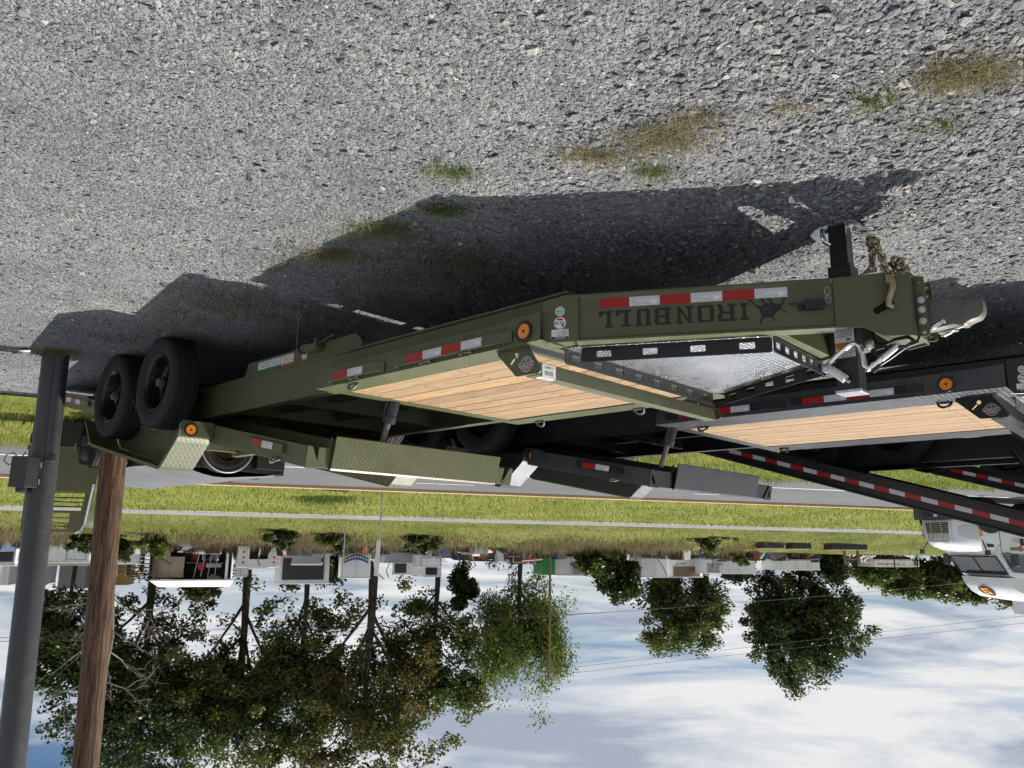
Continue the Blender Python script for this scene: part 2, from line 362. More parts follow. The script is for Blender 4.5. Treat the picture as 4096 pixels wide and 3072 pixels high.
# ------------------------------------------------------------------ ground, road, path
def ground_mat(name, cols, scales, bump, bdist, rough=0.9, vor=None):
    mt = bpy.data.materials.new(name); mt.use_nodes = True; t = mt.node_tree; b = t.nodes['Principled BSDF']
    tcn = N(t, 'ShaderNodeTexCoord'); P = tcn.outputs['Object']
    na = N(t, 'ShaderNodeTexNoise', ins={'Scale': scales[0], 'Detail': 5.0, 'Roughness': 0.6}); L(t, P, na.inputs['Vector'])
    nb = N(t, 'ShaderNodeTexNoise', ins={'Scale': scales[1], 'Detail': 6.0, 'Roughness': 0.65}); L(t, P, nb.inputs['Vector'])
    f = math_n(t, 'ADD', math_n(t, 'MULTIPLY', na.outputs[0], 0.5), math_n(t, 'MULTIPLY', nb.outputs[0], 0.5))
    c = ramp(t, f, [(0.34, cols[0]), (0.50, cols[1]), (0.64, cols[2])])
    hgt = nb.outputs[0]
    if vor:
        v1 = N(t, 'ShaderNodeTexVoronoi', ins={'Scale': vor}); L(t, P, v1.inputs['Vector'])
        v2 = N(t, 'ShaderNodeTexVoronoi', ins={'Scale': vor * 2.3}); L(t, P, v2.inputs['Vector'])
        c = mixc(t, 0.85, c, ramp(t, v1.outputs['Color'], [(0.0, 0.55), (0.55, 0.95), (1.0, 1.55)]), 'MULTIPLY')
        hgt = math_n(t, 'ADD', math_n(t, 'MULTIPLY', v1.outputs['Distance'], -1.0), math_n(t, 'MULTIPLY', v2.outputs['Distance'], -0.5))
        vn = N(t, 'ShaderNodeBump', ins={'Strength': bump, 'Distance': bdist})
    L(t, c, b.inputs['Base Color']); b.inputs['Roughness'].default_value = rough; b.inputs['Specular IOR Level'].default_value = 0.3 if vor else 0.05
    bp = N(t, 'ShaderNodeBump', ins={'Strength': bump, 'Distance': bdist}); L(t, hgt, bp.inputs['Height']); L(t, bp.outputs[0], b.inputs['Normal'])
    MATS[name] = mt; return mt
ground_mat('gravel_bed', ((0.14, 0.145, 0.154), (0.185, 0.19, 0.197), (0.25, 0.248, 0.242)), (0.55, 2.2), 0.9, 0.02, vor=52)
ground_mat('turf', ((0.085, 0.105, 0.022), (0.15, 0.17, 0.038), (0.24, 0.23, 0.075)), (0.35, 9.0), 0.8, 0.06)
ground_mat('turf_rough', ((0.055, 0.07, 0.018), (0.12, 0.13, 0.035), (0.20, 0.175, 0.075)), (0.22, 4.0), 0.8, 0.08)
ground_mat('turf_dry', ((0.13, 0.125, 0.05), (0.19, 0.17, 0.08), (0.25, 0.21, 0.115)), (0.5, 11.0), 0.8, 0.06)
ground_mat('asphalt', ((0.10, 0.103, 0.108), (0.12, 0.123, 0.128), (0.145, 0.147, 0.152)), (0.22, 30.0), 0.25, 0.004, 0.85)
ground_mat('path_concrete', ((0.17, 0.17, 0.17), (0.20, 0.20, 0.20), (0.24, 0.24, 0.24)), (0.4, 20.0), 0.2, 0.004, 0.85)
ground_mat('kerb_clay', ((0.40, 0.25, 0.14), (0.46, 0.31, 0.19), (0.50, 0.36, 0.24)), (0.6, 14.0), 0.5, 0.01, 0.9)
mat('line_paint', (0.72, 0.72, 0.70), 0.6, var=0.12, vscale=6, dirt=((0.25, 0.25, 0.25), 0.5))
def strip(name, cs, as_, m_, dz=0.0, wob=None):
    A_, C_ = np.meshgrid(np.array(as_, float), np.array(cs, float))
    if wob is not None:
        C_ = C_.copy()
        for row, amp in wob: C_[row] += amp * (np.sin(A_[row] * 1.7) * 0.5 + np.sin(A_[row] * 4.1 + 1) * 0.3 + np.sin(A_[row] * 0.6) * 0.6)
    X = A_ * DH[0] + C_ * NN[0]; Y = A_ * DH[1] + C_ * NN[1]; Zv = gz(X, Y) + dz
    nr, nc = A_.shape; i = np.arange(nr * nc).reshape(nr, nc)
    F = np.stack([i[:-1, :-1], i[:-1, 1:], i[1:, 1:], i[1:, :-1]], -1).reshape(-1, 4)[:, ::-1]
    o = npmesh(name, np.stack([X, Y, Zv], -1).reshape(-1, 3), F, m_, smooth=True); return struct(o)
def dens(a0, a1, b0, b1, st): return sorted(set([a0, a0 * .6 + b0 * .4, *np.arange(b0, b1 + 1e-6, st), a1 * .6 + b1 * .4, a1]))
A_F = dens(-150, 150, -12, 16, 0.25); A_R = dens(-150, 150, -40, 50, 2.0)
strip('gravel_lot', dens(-150, 11.3, -1, 11.2, 0.2), A_F, M['gravel_bed'])
strip('lot_verge', [10.9, 11.2, 11.6, 12.2, 13, 14, 15, 16, 17, 18.0, 18.42], A_F, M['turf'], 0.012, wob=[(0, .22), (10, .06)])
strip('road', [18.3, 19, 20.4, 22, 24.3, 26, 27.32], A_R, M['asphalt'], 0.004)
strip('edge_line', [20.36, 20.48], A_R, M['line_paint'], 0.008)
def dash(a0, a1):
    o = strip('lane_dash', [24.24, 24.36], np.linspace(a0, a1, 4), M['line_paint'], 0.008); return o
for U0, U1 in ((608, 550), (330, 260)):
    p0 = at(U0, 285, 24.3); p1 = at(U1, 283, 24.3); dash(ac(p0[0], p0[1])[0], ac(p1[0], p1[1])[0])
a_ = ac(*at(608, 285, 24.3)[:2])[0]; b_ = ac(*at(330, 272, 24.3)[:2])[0]; stp = b_ - a_
for k in (-3, -2, -1, 2, 3, 4): dash(a_ + stp * k, a_ + stp * k + 3.0)
kb = MB(); aa = list(np.arange(-60, 72, 3.0))
rows = []
for a in aa:
    ring = []
    for c, dz in ((27.30, -0.05), (27.30, 0.10), (27.34, 0.115), (27.52, 0.115), (27.52, -0.05)):
        q = road(a, c); ring.append((q[0], q[1], float(gz(*road(a, 27.3))) + dz))
    rows.append(ring)
kb.loft(rows); struct(kb.build('kerb', M['kerb_clay']))
strip('grass_bank', [27.5, 28.5, 30, 32, 34, 35.2, 36.04], A_R, M['turf'], 0.01, wob=[(6, .05)])
strip('footpath', [36.0, 36.5, 37.1, 37.6], A_R, M['path_concrete'], 0.03)
strip('upper_bank', [37.55, 39, 41, 43, 45, 47, 50, 52], A_R, M['turf_rough'], 0.012, wob=[(0, .05)])
strip('yard_ground', [51.6, 56, 70, 120, 400, 900], dens(-700, 700, -60, 60, 12), M['turf_dry'], 0.012)

# ------------------------------------------------------------------ scattering
def pick_collection(name, objs):
    col = bpy.data.collections.new(name)
    for o in objs:
        for cc in list(o.users_collection): cc.objects.unlink(o)
        col.objects.link(o)
    return col
def scatter(name, P, Rt, S, I, col, m_):
    me = bpy.data.meshes.new(name); me.vertices.add(len(P)); me.vertices.foreach_set('co', P.astype(np.float32).ravel())
    for nm, ty, dat in (('rot', 'FLOAT_VECTOR', Rt), ('scl', 'FLOAT_VECTOR', S), ('idx', 'INT', I)):
        at_ = me.attributes.new(nm, ty, 'POINT')
        at_.data.foreach_set('vector' if ty == 'FLOAT_VECTOR' else 'value', dat.astype(np.int32 if ty == 'INT' else np.float32).ravel())
    me.materials.append(m_)
    o = bpy.data.objects.new(name, me); C.objects.link(o)
    g = bpy.data.node_groups.new(name, 'GeometryNodeTree')
    g.interface.new_socket('Geometry', in_out='INPUT', socket_type='NodeSocketGeometry'); g.interface.new_socket('Geometry', in_out='OUTPUT', socket_type='NodeSocketGeometry')
    gi = g.nodes.new('NodeGroupInput'); go = g.nodes.new('NodeGroupOutput'); ip = g.nodes.new('GeometryNodeInstanceOnPoints')
    ci = g.nodes.new('GeometryNodeCollectionInfo'); ci.inputs[0].default_value = col; ci.inputs[1].default_value = True; ci.inputs[2].default_value = True
    def na(nm, ty): n = g.nodes.new('GeometryNodeInputNamedAttribute'); n.data_type = ty; n.inputs[0].default_value = nm; return n.outputs[0]
    er = g.nodes.new('FunctionNodeEulerToRotation'); g.links.new(na('rot', 'FLOAT_VECTOR'), er.inputs[0])
    g.links.new(gi.outputs[0], ip.inputs['Points']); g.links.new(ci.outputs[0], ip.inputs['Instance']); ip.inputs['Pick Instance'].default_value = True
    g.links.new(na('idx', 'INT'), ip.inputs['Instance Index']); g.links.new(er.outputs[0], ip.inputs['Rotation']); g.links.new(na('scl', 'FLOAT_VECTOR'), ip.inputs['Scale'])
    g.links.new(ip.outputs[0], go.inputs[0])
    md = o.modifiers.new('scatter', 'NODES'); md.node_group = g
    o['kind'] = 'stuff'; return o
# slate chippings
def stone_mat():
    mt = bpy.data.materials.new('slate'); mt.use_nodes = True; t = mt.node_tree; b = t.nodes['Principled BSDF']
    oi = N(t, 'ShaderNodeObjectInfo'); tcn = N(t, 'ShaderNodeTexCoord')
    c = ramp(t, oi.outputs['Random'], [(0.0, (0.070, 0.075, 0.086)), (0.25, (0.14, 0.147, 0.160)), (0.60, (0.205, 0.212, 0.223)), (0.88, (0.29, 0.291, 0.292)), (0.96, (0.34, 0.31, 0.265)), (1.0, (0.52, 0.51, 0.49))])
    no = N(t, 'ShaderNodeTexNoise', ins={'Scale': 2.2, 'Detail': 5.0, 'Roughness': 0.7}); L(t, tcn.outputs['Object'], no.inputs['Vector'])
    c = mixc(t, 1.0, c, ramp(t, no.outputs[0], [(0.3, 0.75), (0.7, 1.2)]), 'MULTIPLY'); L(t, c, b.inputs['Base Color'])
    L(t, ramp(t, oi.outputs['Random'], [(0, 0.5), (1, 0.72)]), b.inputs['Roughness']); b.inputs['Specular IOR Level'].default_value = 0.5
    bp = N(t, 'ShaderNodeBump', ins={'Strength': 0.5, 'Distance': 0.15}); L(t, no.outputs[0], bp.inputs['Height']); L(t, bp.outputs[0], b.inputs['Normal'])
    MATS['slate'] = mt; return mt
stone_mat()
stones = []
for k in range(10):
    bm = bmesh.new(); bmesh.ops.create_icosphere(bm, subdivisions=1, radius=1.0)
    rs = np.random.default_rng(100 + k); pl = rs.normal(size=(7, 3)); pl /= np.linalg.norm(pl, axis=1)[:, None]; dd = rs.uniform(0.45, 0.8, 7)
    for v in bm.verts:
        p = np.array(v.co)
        for q, d in zip(pl, dd):
            e = p @ q - d
            if e > 0: p = p - q * e
        p = p * np.array([1.0, rs.uniform(0.6, 0.9), rs.uniform(0.28, 0.55)]) + rs.normal(size=3) * 0.03
        v.co = p
    me = bpy.data.meshes.new('stone'); bm.to_mesh(me); bm.free(); me.materials.append(M['slate'])
    o = bpy.data.objects.new('stone', me); C.objects.link(o); stones.append(o)
stone_col = pick_collection('stone_shapes', stones)
def fan(n, y0, y1, pw, wide=0.78, pad=0.9):
    """random ground points in front of the camera, density ~ y^-pw"""
    u = rng.random(n); e = 2 - pw
    y = (y0 ** e + u * (y1 ** e - y0 ** e)) ** (1 / e); x = (rng.random(n) * 2 - 1) * (wide * y + pad)
    return x, y
x, y = fan(120000, 1.55, 11.2, 1.35)
x2, y2 = fan(90000, 1.5, 7.5, 1.6)
big = np.concatenate([rng.lognormal(math.log(0.0080), 0.45, len(x)), rng.lognormal(math.log(0.0050), 0.3, len(x2))])
x = np.concatenate([x, x2]); y = np.concatenate([y, y2])
coarse = 1.0 + 0.62 * sst(0.4, -1.1, x) * sst(5.0, 3.0, y) - 0.12 * sst(0.2, 1.6, x)
patch = np.sin(x * 1.9 + 1.3) * np.sin(y * 2.3 + x) * 0.5 + np.sin(x * 0.8 - y * 1.1) * 0.5
sc = np.clip(big * coarse * (y / 3.2) ** 0.15, 0.003, 0.036)
a_, c_ = ac(x, y)
dust = np.sin(x * 3.1 + 2.2 * np.sin(y * 1.3)) * np.sin(y * 2.1 - x * .9) + .5 * np.sin(x * 6.3 - y * 4.1)
keep = (c_ < 11.0) & ((dust < .62) | (rng.random(len(x)) < 0.32) | (sc < .006)); x, y, sc = x[keep], y[keep], sc[keep]
P = np.stack([x, y, gz(x, y) + sc * rng.uniform(-0.05, 0.30, len(x))], -1)
Rt = np.stack([rng.normal(0, 0.22, len(x)), rng.normal(0, 0.22, len(x)), rng.uniform(0, 6.28, len(x))], -1)
S = np.stack([sc, sc * rng.uniform(0.75, 1.1, len(x)), sc * rng.uniform(0.7, 1.2, len(x))], -1)
o = scatter('gravel', P, Rt, S, rng.integers(0, 10, len(x)), stone_col, M['slate']); tag(o, 'loose grey slate gravel covering the whole lot', 'gravel')

# ------------------------------------------------------------------ grass blades
def grass_mat(name, stops, rough=0.6, scale=6.0, tr=0.35):
    mt = bpy.data.materials.new(name); mt.use_nodes = True; t = mt.node_tree; b = t.nodes['Principled BSDF']; out = t.nodes['Material Output']
    tcn = N(t, 'ShaderNodeTexCoord'); no = N(t, 'ShaderNodeTexNoise', ins={'Scale': scale, 'Detail': 6.0, 'Roughness': 0.75}); L(t, tcn.outputs['Object'], no.inputs['Vector'])
    c = ramp(t, no.outputs[0], stops); L(t, c, b.inputs['Base Color']); b.inputs['Roughness'].default_value = rough; b.inputs['Specular IOR Level'].default_value = 0.25
    tl = N(t, 'ShaderNodeBsdfTranslucent'); L(t, c, tl.inputs[0]); mx = N(t, 'ShaderNodeMixShader'); mx.inputs[0].default_value = tr
    L(t, b.outputs[0], mx.inputs[1]); L(t, tl.outputs[0], mx.inputs[2]); L(t, mx.outputs[0], out.inputs[0]); MATS[name] = mt; return mt
grass_mat('grass_green', [(0.30, (0.045, 0.085, 0.014)), (0.5, (0.10, 0.145, 0.028)), (0.66, (0.22, 0.20, 0.075))], scale=14)
grass_mat('grass_straw', [(0.32, (0.075, 0.095, 0.028)), (0.47, (0.17, 0.15, 0.07)), (0.64, (0.34, 0.27, 0.16))], scale=40)
grass_mat('weed_mix', [(0.34, (0.04, 0.075, 0.014)), (0.48, (0.09, 0.11, 0.03)), (0.58, (0.20, 0.16, 0.08))], scale=9)
grass_mat('grass_far', [(0.34, (0.075, 0.115, 0.018)), (0.5, (0.16, 0.20, 0.036)), (0.64, (0.30, 0.28, 0.09))], scale=0.9)
grass_mat('weed_brown', [(0.30, (0.09, 0.10, 0.03)), (0.48, (0.19, 0.15, 0.085)), (0.66, (0.30, 0.23, 0.15))], scale=1.4)
def blades(x, y, z, h, wd, lean, seg=2):
    n = len(x); ang = rng.uniform(0, 2 * PI, n); la = rng.uniform(0, 2 * PI, n); ln = np.abs(rng.normal(0, 1, n)) * lean
    dx, dy = np.cos(ang) * wd / 2, np.sin(ang) * wd / 2; lx, ly = np.cos(la) * ln * h, np.sin(la) * ln * h
    V = []
    for i in range(seg + 1):
        f = i / seg; k = (1 - f) ** 0.7 + 0.04
        cx, cy, cz = x + lx * f ** 1.8, y + ly * f ** 1.8, z + h * f * (1 - 0.28 * np.minimum(ln, 1.6) * f)
        V.append(np.stack([cx - dx * k, cy - dy * k, cz], -1)); V.append(np.stack([cx + dx * k, cy + dy * k, cz], -1))
    V = np.stack(V, 1); m_ = 2 * (seg + 1)
    base = (np.arange(n) * m_)[:, None]
    F = np.concatenate([base + np.array([2 * i, 2 * i + 1, 2 * i + 3, 2 * i + 2]) for i in range(seg)], 0)
    return V.reshape(-1, 3), F
def grass_obj(name, x, y, h, wd, lean, m_, seg=2, zo=-0.005):
    V, F = blades(x, y, gz(x, y) + zo, h, wd, lean, seg); return npmesh(name, V, F, m_)
TUFTS = [ # x, y, radius x, radius y, blades, straw?, label
 (0.29, 3.30, .12, .05, 260, 0, 'small green grass tuft standing alone on sunlit gravel'),
 (0.38, 3.73, .13, .05, 300, 0, 'low green grass tuft touching the edge of the trailer shadow'),
 (-0.34, 3.08, .16, .05, 420, 1, 'right end of the dry brown grass patch on the open gravel'),
 (-0.60, 2.92, .16, .09, 760, 1, 'dry brown middle clump of the grass patch on the open gravel'),
 (-0.72, 2.76, .13, .07, 300, 1, 'dry grass clump at the patch edge nearest the bottom of the gravel'),
 (-0.62, 3.20, .10, .05, 200, 0, 'green sprig behind the dry brown grass patch'),
 (-1.62, 2.44, .17, .08, 900, 1, 'large dry grass clump in the corner of the gravel lot'),
 (-1.36, 2.60, .08, .03, 130, 0, 'thin green sprig beside the large corner grass clump'),
 (-1.68, 2.75, .09, .03, 110, 0, 'sparse green weed near the left edge of the gravel'),
 (-1.06, 2.66, .08, .03, 90, 1, 'sparse straw sprig between the gravel patch and corner clump'),
 (0.74, 4.02, .20, .10, 420, 0, 'grass clump in shade along the near edge of the trailer shadow'),
 (1.12, 4.45, .16, .09, 620, 1, 'dry grass clump at the notch of the trailer shadow'),
 (4.28, 7.00, .20, .12, 900, 1, 'straw grass clump around the foot of the grey steel post'),
]
for X, Y, rx, ry, n, st, lb in TUFTS:
    x = X + rng.normal(0, rx * .55, n); y = Y + rng.normal(0, ry * .55, n)
    o = grass_obj('grass_tuft', x, y, rng.uniform(.03, .09, n), rng.uniform(.0022, .005, n), 1.8, M['grass_straw' if st else 'grass_green']); tag(o, lb, 'grass tuft', 'grass tufts growing in the gravel')
    me = o.data; c = Vector((X, Y, float(gz(X, Y)))); me.transform(Matrix.Translation(-c)); o.location = c
# weedy strip under the trailer
n = 9000; s = rng.uniform(-2.6, 1.5, n); l = rng.normal(1.12, .36, n) - 0.08 * (s > 0.6)
q = ORG[None] + s[:, None] * FW + l[:, None] * LT; pn = np.sin(q[:, 0] * 5.1) * np.sin(q[:, 1] * 4.3 + 1) + np.sin(q[:, 0] * 2.2 + q[:, 1] * 2.9)
kp = (pn > rng.uniform(-1.2, 1.3, n)) & (l > .2) & (l < 1.95) & ~((l > .95) & (l < 1.35) & (np.abs(s + 2.7) < .75)); q = q[kp]
o = grass_obj('weed_strip', q[:, 0], q[:, 1], rng.uniform(.03, .10, len(q)), rng.uniform(.003, .006, len(q)), 1.7, M['weed_mix']); o['kind'] = 'stuff'; tag(o, 'weedy grass strip growing under the olive trailer', 'grass')
# verge between the lot and the road
n = 60000; a = rng.uniform(-14, 20, n); c = 10.7 + rng.random(n) ** 0.8 * 7.8; q = a[:, None] * DH + c[:, None] * NN
o = grass_obj('verge_grass', q[:, 0], q[:, 1], rng.uniform(.05, .2, n) * (1 + 0.6 * (np.sin(q[:, 0] * 1.7) * np.sin(q[:, 1] * 1.3) > .2)), rng.uniform(.007, .014, n), 0.7, M['grass_far'], 1); o['kind'] = 'stuff'; tag(o, 'rough grass verge between the gravel lot and the road', 'grass')
# bank beyond the road
p = at(700, 264, 30.2); n = 900
o = grass_obj('dark_grass_patch', p[0] + rng.normal(0, .55, n), p[1] + rng.normal(0, .28, n), rng.uniform(.15, .40, n), rng.uniform(.015, .03, n), 0.6, M['grass_green'], 1); tag(o, 'dark green patch of taller blades alone on the mown bank', 'grass clump')  # dark green patch built from taller, denser blades
n = 70000; a = rng.uniform(-34, 46, n); c = np.where(rng.random(n) < .5, rng.uniform(27.55, 35.95, n), rng.uniform(37.7, 50, n)); q = a[:, None] * DH + c[:, None] * NN
o = grass_obj('bank_grass', q[:, 0], q[:, 1], rng.uniform(.07, .20, n), rng.uniform(.02, .04, n), 0.7, M['grass_far'], 1); o['kind'] = 'stuff'; tag(o, 'mown green grass bank beyond the road', 'grass')
n = 34000; a = rng.uniform(-34, 30, n); c = rng.normal(47.6, 2.2, n); q = a[:, None] * DH + c[:, None] * NN
pn = np.sin(a * .9) + np.sin(a * .37 + 1) + .5 * np.sin(a * 2.3); kp = pn > rng.uniform(-2.2, 1.6, n); q = q[kp]; n = len(q)
o = grass_obj('bank_weeds', q[:, 0], q[:, 1], rng.uniform(.15, .95, n) * rng.uniform(.5, 1, n), rng.uniform(.03, .06, n), 0.6, M['weed_brown'], 1); o['kind'] = 'stuff'; tag(o, 'brown overgrown weeds along the top of the bank', 'weeds')

# ------------------------------------------------------------------ tilt-deck equipment trailers
GLYPH = { # slab-serif capitals in a unit box, drawn from straight strokes (polygons)
 'I': [[(0, 0), (1, 0), (1, .16), (.72, .16), (.72, .84), (1, .84), (1, 1), (0, 1), (0, .84), (.28, .84), (.28, .16), (0, .16)]],
 'L': [[(0, 0), (1, 0), (1, .34), (.78, .34), (.78, .16), (.46, .16), (.46, .88), (.62, .88), (.62, 1), (0, 1), (0, .88), (.18, .88), (.18, .12), (0, .12)]],
 'U': [[(.22, 0), (.78, 0), (.9, .1), (.9, .88), (1, .88), (1, 1), (.56, 1), (.56, .88), (.66, .88), (.66, .14), (.34, .14), (.34, .88), (.44, .88), (.44, 1), (0, 1), (0, .88), (.1, .88), (.1, .1)]],
 'O': [[(.1, 0), (.9, 0), (1, .1), (1, .9), (.9, 1), (.1, 1), (0, .9), (0, .1)], [(.26, .14), (.26, .86), (.74, .86), (.74, .14)]],
 'N': [[(0, 0), (.42, 0), (.42, .12), (.3, .12), (.3, .70), (.72, 0), (.9, 0), (.9, .88), (1, .88), (1, 1), (.58, 1), (.58, .88), (.7, .88), (.7, .34), (.28, 1), (0, 1), (0, .88), (.1, .88), (.1, .12), (0, .12)]],
 'B': [[(0, 0), (.86, 0), (1, .1), (1, .44), (.9, .52), (1, .6), (1, .9), (.86, 1), (0, 1), (0, .88), (.12, .88), (.12, .12), (0, .12)], [(.38, .14), (.38, .44), (.74, .44), (.74, .14)], [(.38, .58), (.38, .86), (.74, .86), (.74, .58)]],
 'R': [[(0, 0), (.46, 0), (.46, .12), (.36, .12), (.36, .44), (.6, .44), (.72, .3), (.72, .08), (.82, 0), (1, 0), (1, .12), (.92, .16), (.92, .34), (.84, .48), (1, .6), (1, .9), (.86, 1), (0, 1), (0, .88), (.12, .88), (.12, .12), (0, .12)], [(.36, .58), (.36, .86), (.74, .86), (.74, .58)]]}
def slab(mb, ch, x, y, w_, h_, P, th=0.0006):
    g = GLYPH[ch]; f = lambda q: [(x + u * w_, y + v * h_) for u, v in q]
    mb.sheet(f(g[0]), [f(q) for q in g[1:]], th, P)
BULL = [(0.844, 0.534), (0.861, 0.533), (0.864, 0.543), (0.878, 0.558), (0.896, 0.569), (0.907, 0.568), (0.919, 0.562), (0.924, 0.561), (0.913, 0.552), (0.905, 0.543), (0.897, 0.534), (0.919, 0.532), (0.92, 0.544), (0.928, 0.553), (0.944, 0.562), (0.95, 0.557), (0.944, 0.547), (0.933, 0.534), (0.949, 0.533), (0.957, 0.546), (0.962, 0.558), (0.985, 0.565), (1.001, 0.563), (1.008, 0.549), (1.01, 0.536), (1.022, 0.534), (1.019, 0.543), (1.014, 0.561), (1.007, 0.572), (1.0, 0.583), (1.003, 0.589), (0.993, 0.593), (0.982, 0.605), (0.969, 0.614), (0.959, 0.624), (0.948, 0.627), (0.94, 0.627), (0.928, 0.628), (0.915, 0.629), (0.909, 0.624), (0.902, 0.61), (0.898, 0.594), (0.895, 0.585), (0.883, 0.575), (0.873, 0.563), (0.861, 0.549), (0.849, 0.542)]
HORN = [(0.909, 0.6262), (0.898, 0.637), (0.894, 0.648), (0.897, 0.659), (0.903, 0.67), (0.9032, 0.658), (0.9034, 0.646), (0.911, 0.636), (0.928, 0.6295), (0.944, 0.6275), (0.956, 0.635), (0.961, 0.646), (0.964, 0.657), (0.967, 0.643), (0.964, 0.632), (0.955, 0.6245), (0.94, 0.622)]
TAIL = [(0.995, 0.6), (1.001, 0.594), (1.009, 0.594), (1.013, 0.601), (1.019, 0.608), (1.026, 0.609), (1.019, 0.612), (1.011, 0.608), (1.0085, 0.5995), (1.002, 0.598)]
TA, TLEN = (2.12, 0.885), 1.578; TDX, TDY = (3.5 - 2.12) / TLEN, (0.12 - 0.885) / TLEN     # tongue line in plan
TILT = math.atan(0.194); CT, ST = math.cos(TILT), math.sin(TILT)
def tilt(u, l, v): return (-.13 + u * CT - v * ST, l, 1.235 + u * ST + v * CT)             # raised deck: u back (<0), l left, v normal
def tape_run(root, P, u, v, n, first, seg=0.1535, hgt=0.05, printed=True):
    """alternating 2 in reflective tape, each piece its own part; P(u, v, w)"""
    for k in range(n):
        red = (k % 2 == 0) == first
        u0, u1 = u + k * seg, u + (k + 1) * seg - .0006
        t_ = MB(); t_.sheet([(u0, v), (u1, v), (u1, v + hgt), (u0, v + hgt)], [], .0007, P)
        o = t_.build('reflective_tape', M['tape_red' if red else 'tape_white'], root)
        if printed and not red:
            pm = MB(); put_text(pm, 'IRONBULL', -u1 + seg * .30, v + hgt * .34, seg * .42, hgt * .26, lambda a, b: P(-a, b, .0012), .01)
            sc_ = .34
            pm.sheet([(u1 - seg * .12 - (t - 0.935) * sc_ * -1 - .012, v + hgt * .30 + (zv - .534) * sc_ * .8) for t, zv in BULL], [], .0003, lambda a, b, w_: P(a, b, .0009 + w_))
            pm.build('tape_print', M['tape_print'], o)
def tyre_profile():
    h = [(.085, .243), (.100, .262), (.114, .305), (.118, .345), (.112, .372), (.102, .386), (.090, .3935), (.063, .398), (.0615, .389), (.054, .389), (.0525, .399), (.022, .400), (.0205, .390), (.013, .390), (.0115, .4), (0, .4)]
    return h + [(-a, r) for a, r in h[-2::-1]]
WH = {}
def wheel(root, s, l, side, z=0.398):
    key = 'w'
    if key not in WH:
        rm = MB(); rm.lathe([(.098, .249), (.101, .243), (.092, .238), (.080, .226), (.060, .222), (-.02, .206), (-.035, .185), (-.040, .120), (-.038, .075), (-.040, 0.002)], 40)
        ho = MB(); ho.lathe([(-.045, .085), (-.012, .083), (-.008, .058), (.050, .056), (.056, .048), (.056, .002)], 24)
        for k in range(8):
            t_ = 2 * PI * k / 8; ho.cyl((.105 * math.cos(t_), -.045, .105 * math.sin(t_)), (.105 * math.cos(t_), .0, .105 * math.sin(t_)), .013, 6)
        cp = MB(); cp.cyl((0, .05, 0), (0, .085, 0), .036, 8); cp.cyl((0, .08, 0), (0, .094, 0), .020, 10)
        ty = MB(); ty.lathe(tyre_profile(), 56)
        lug = MB()
        for k in range(64): # shoulder blocks
            t_ = 2 * PI * (k + .25) / 64; c_, s_ = math.cos(t_), math.sin(t_); r0, r1 = .378, .3965
            for sg in (1, -1):
                q = []
                for yy, rr in ((.1035, r0), (.088, r1 + .0005)):
                    for d in (-.010, .010): q.append((c_ * rr - s_ * d, sg * yy, s_ * rr + c_ * d))
                n_ = Vector((c_ * .003, sg * .003, s_ * .003)); lug.hexa([tuple(Vector(p)) for p in (q[0], q[1], q[3], q[2])] + [tuple(Vector(p) + n_) for p in (q[0], q[1], q[3], q[2])])
        WH['k'] = [(rm, 'rim_black'), (ty, 'rubber'), (ho, 'rim_black'), (cp, 'hub_rust'), (lug, 'rubber')]
        a = WH['k']; WH['m'] = []
        for (mb, mt), nm in zip(a, ('wheel', 'tyre', 'hub', 'hub_cap', 'tread_block')):
            o = mb.build(nm, M[mt], smooth_angle=30); C.objects.unlink(o); WH['m'].append((nm, o.data)); bpy.data.objects.remove(o)
        WH[key] = True
    p = None
    for i, (nm, me) in enumerate(WH['m']):
        o = bpy.data.objects.new(nm, me); C.objects.link(o)
        if i == 0:
            o.parent = root; o.location = (s, l, z); o.rotation_euler = (0, rng.uniform(0, 6), 0 if side > 0 else PI); p = o
            if side < 0: o.rotation_euler = (0, 0, PI)
        else:
            o.parent = p
            if nm == 'tread_block': o['kind'] = 'stuff'
    return p
def badge(root, s0, z0, l):
    """round warranty badge on the corner plate"""
    Pn = lambda u, v, w_=0: (s0 - u, l + .0006 + w_, z0 + v)      # u to the right as read from outside
    b = MB(); b.sheet(circ(0, 0, .043, 28), [circ(0, 0, .038, 28)], .0005, Pn); b.sheet(circ(0, 0, .033, 24), [circ(0, 0, .030, 24)], .0005, Pn)
    b.sheet([(-.052, -.012), (.052, -.012), (.052, .012), (-.052, .012)], [], .0007, Pn)
    b.sheet([(-.012, -.030), (0, -.014), (.012, -.030), (0, -.024)], [], .0005, Pn)
    o = b.build('warranty_badge', M['zinc'], root)
    t_ = MB(); put_text(t_, 'IRONCLAD', -.048, -.008, .096, .016, lambda u, v: Pn(u, v, .0011), .02); t_.build('badge_lettering', M['decal_black'], o)
    r_ = MB(); r_.sheet([(-.034, .013), (.034, .013), (.026, .026), (-.026, .026)], [], .0006, Pn); r_.build('badge_band', M['sticker_red'], o)
    t2 = MB(); put_text(t2, 'WARRANTY', -.026, .0155, .052, .008, lambda u, v: Pn(u, v, .001), .01); t2.build('badge_lettering', M['sticker_white'], o)
def lamp(root, s, l, z, P=None):
    P = P or (lambda u, v, w_: (s - u, l + w_, z + v))
    g = MB(); g.sheet(circ(0, 0, .056, 28), [circ(0, 0, .040, 28)], .012, P); o = g.build('marker_light', M['black_plastic'], root, bevel=.003)
    b = MB(); b.sheet(circ(0, 0, .0405, 28), [], .009, P); b.build('lens', M['amber'], o, bevel=.002)
    d = MB(); d.sheet(circ(0, 0, .009, 10), [], .0100, P); d.build('lens_centre', M['black_plastic'], o)
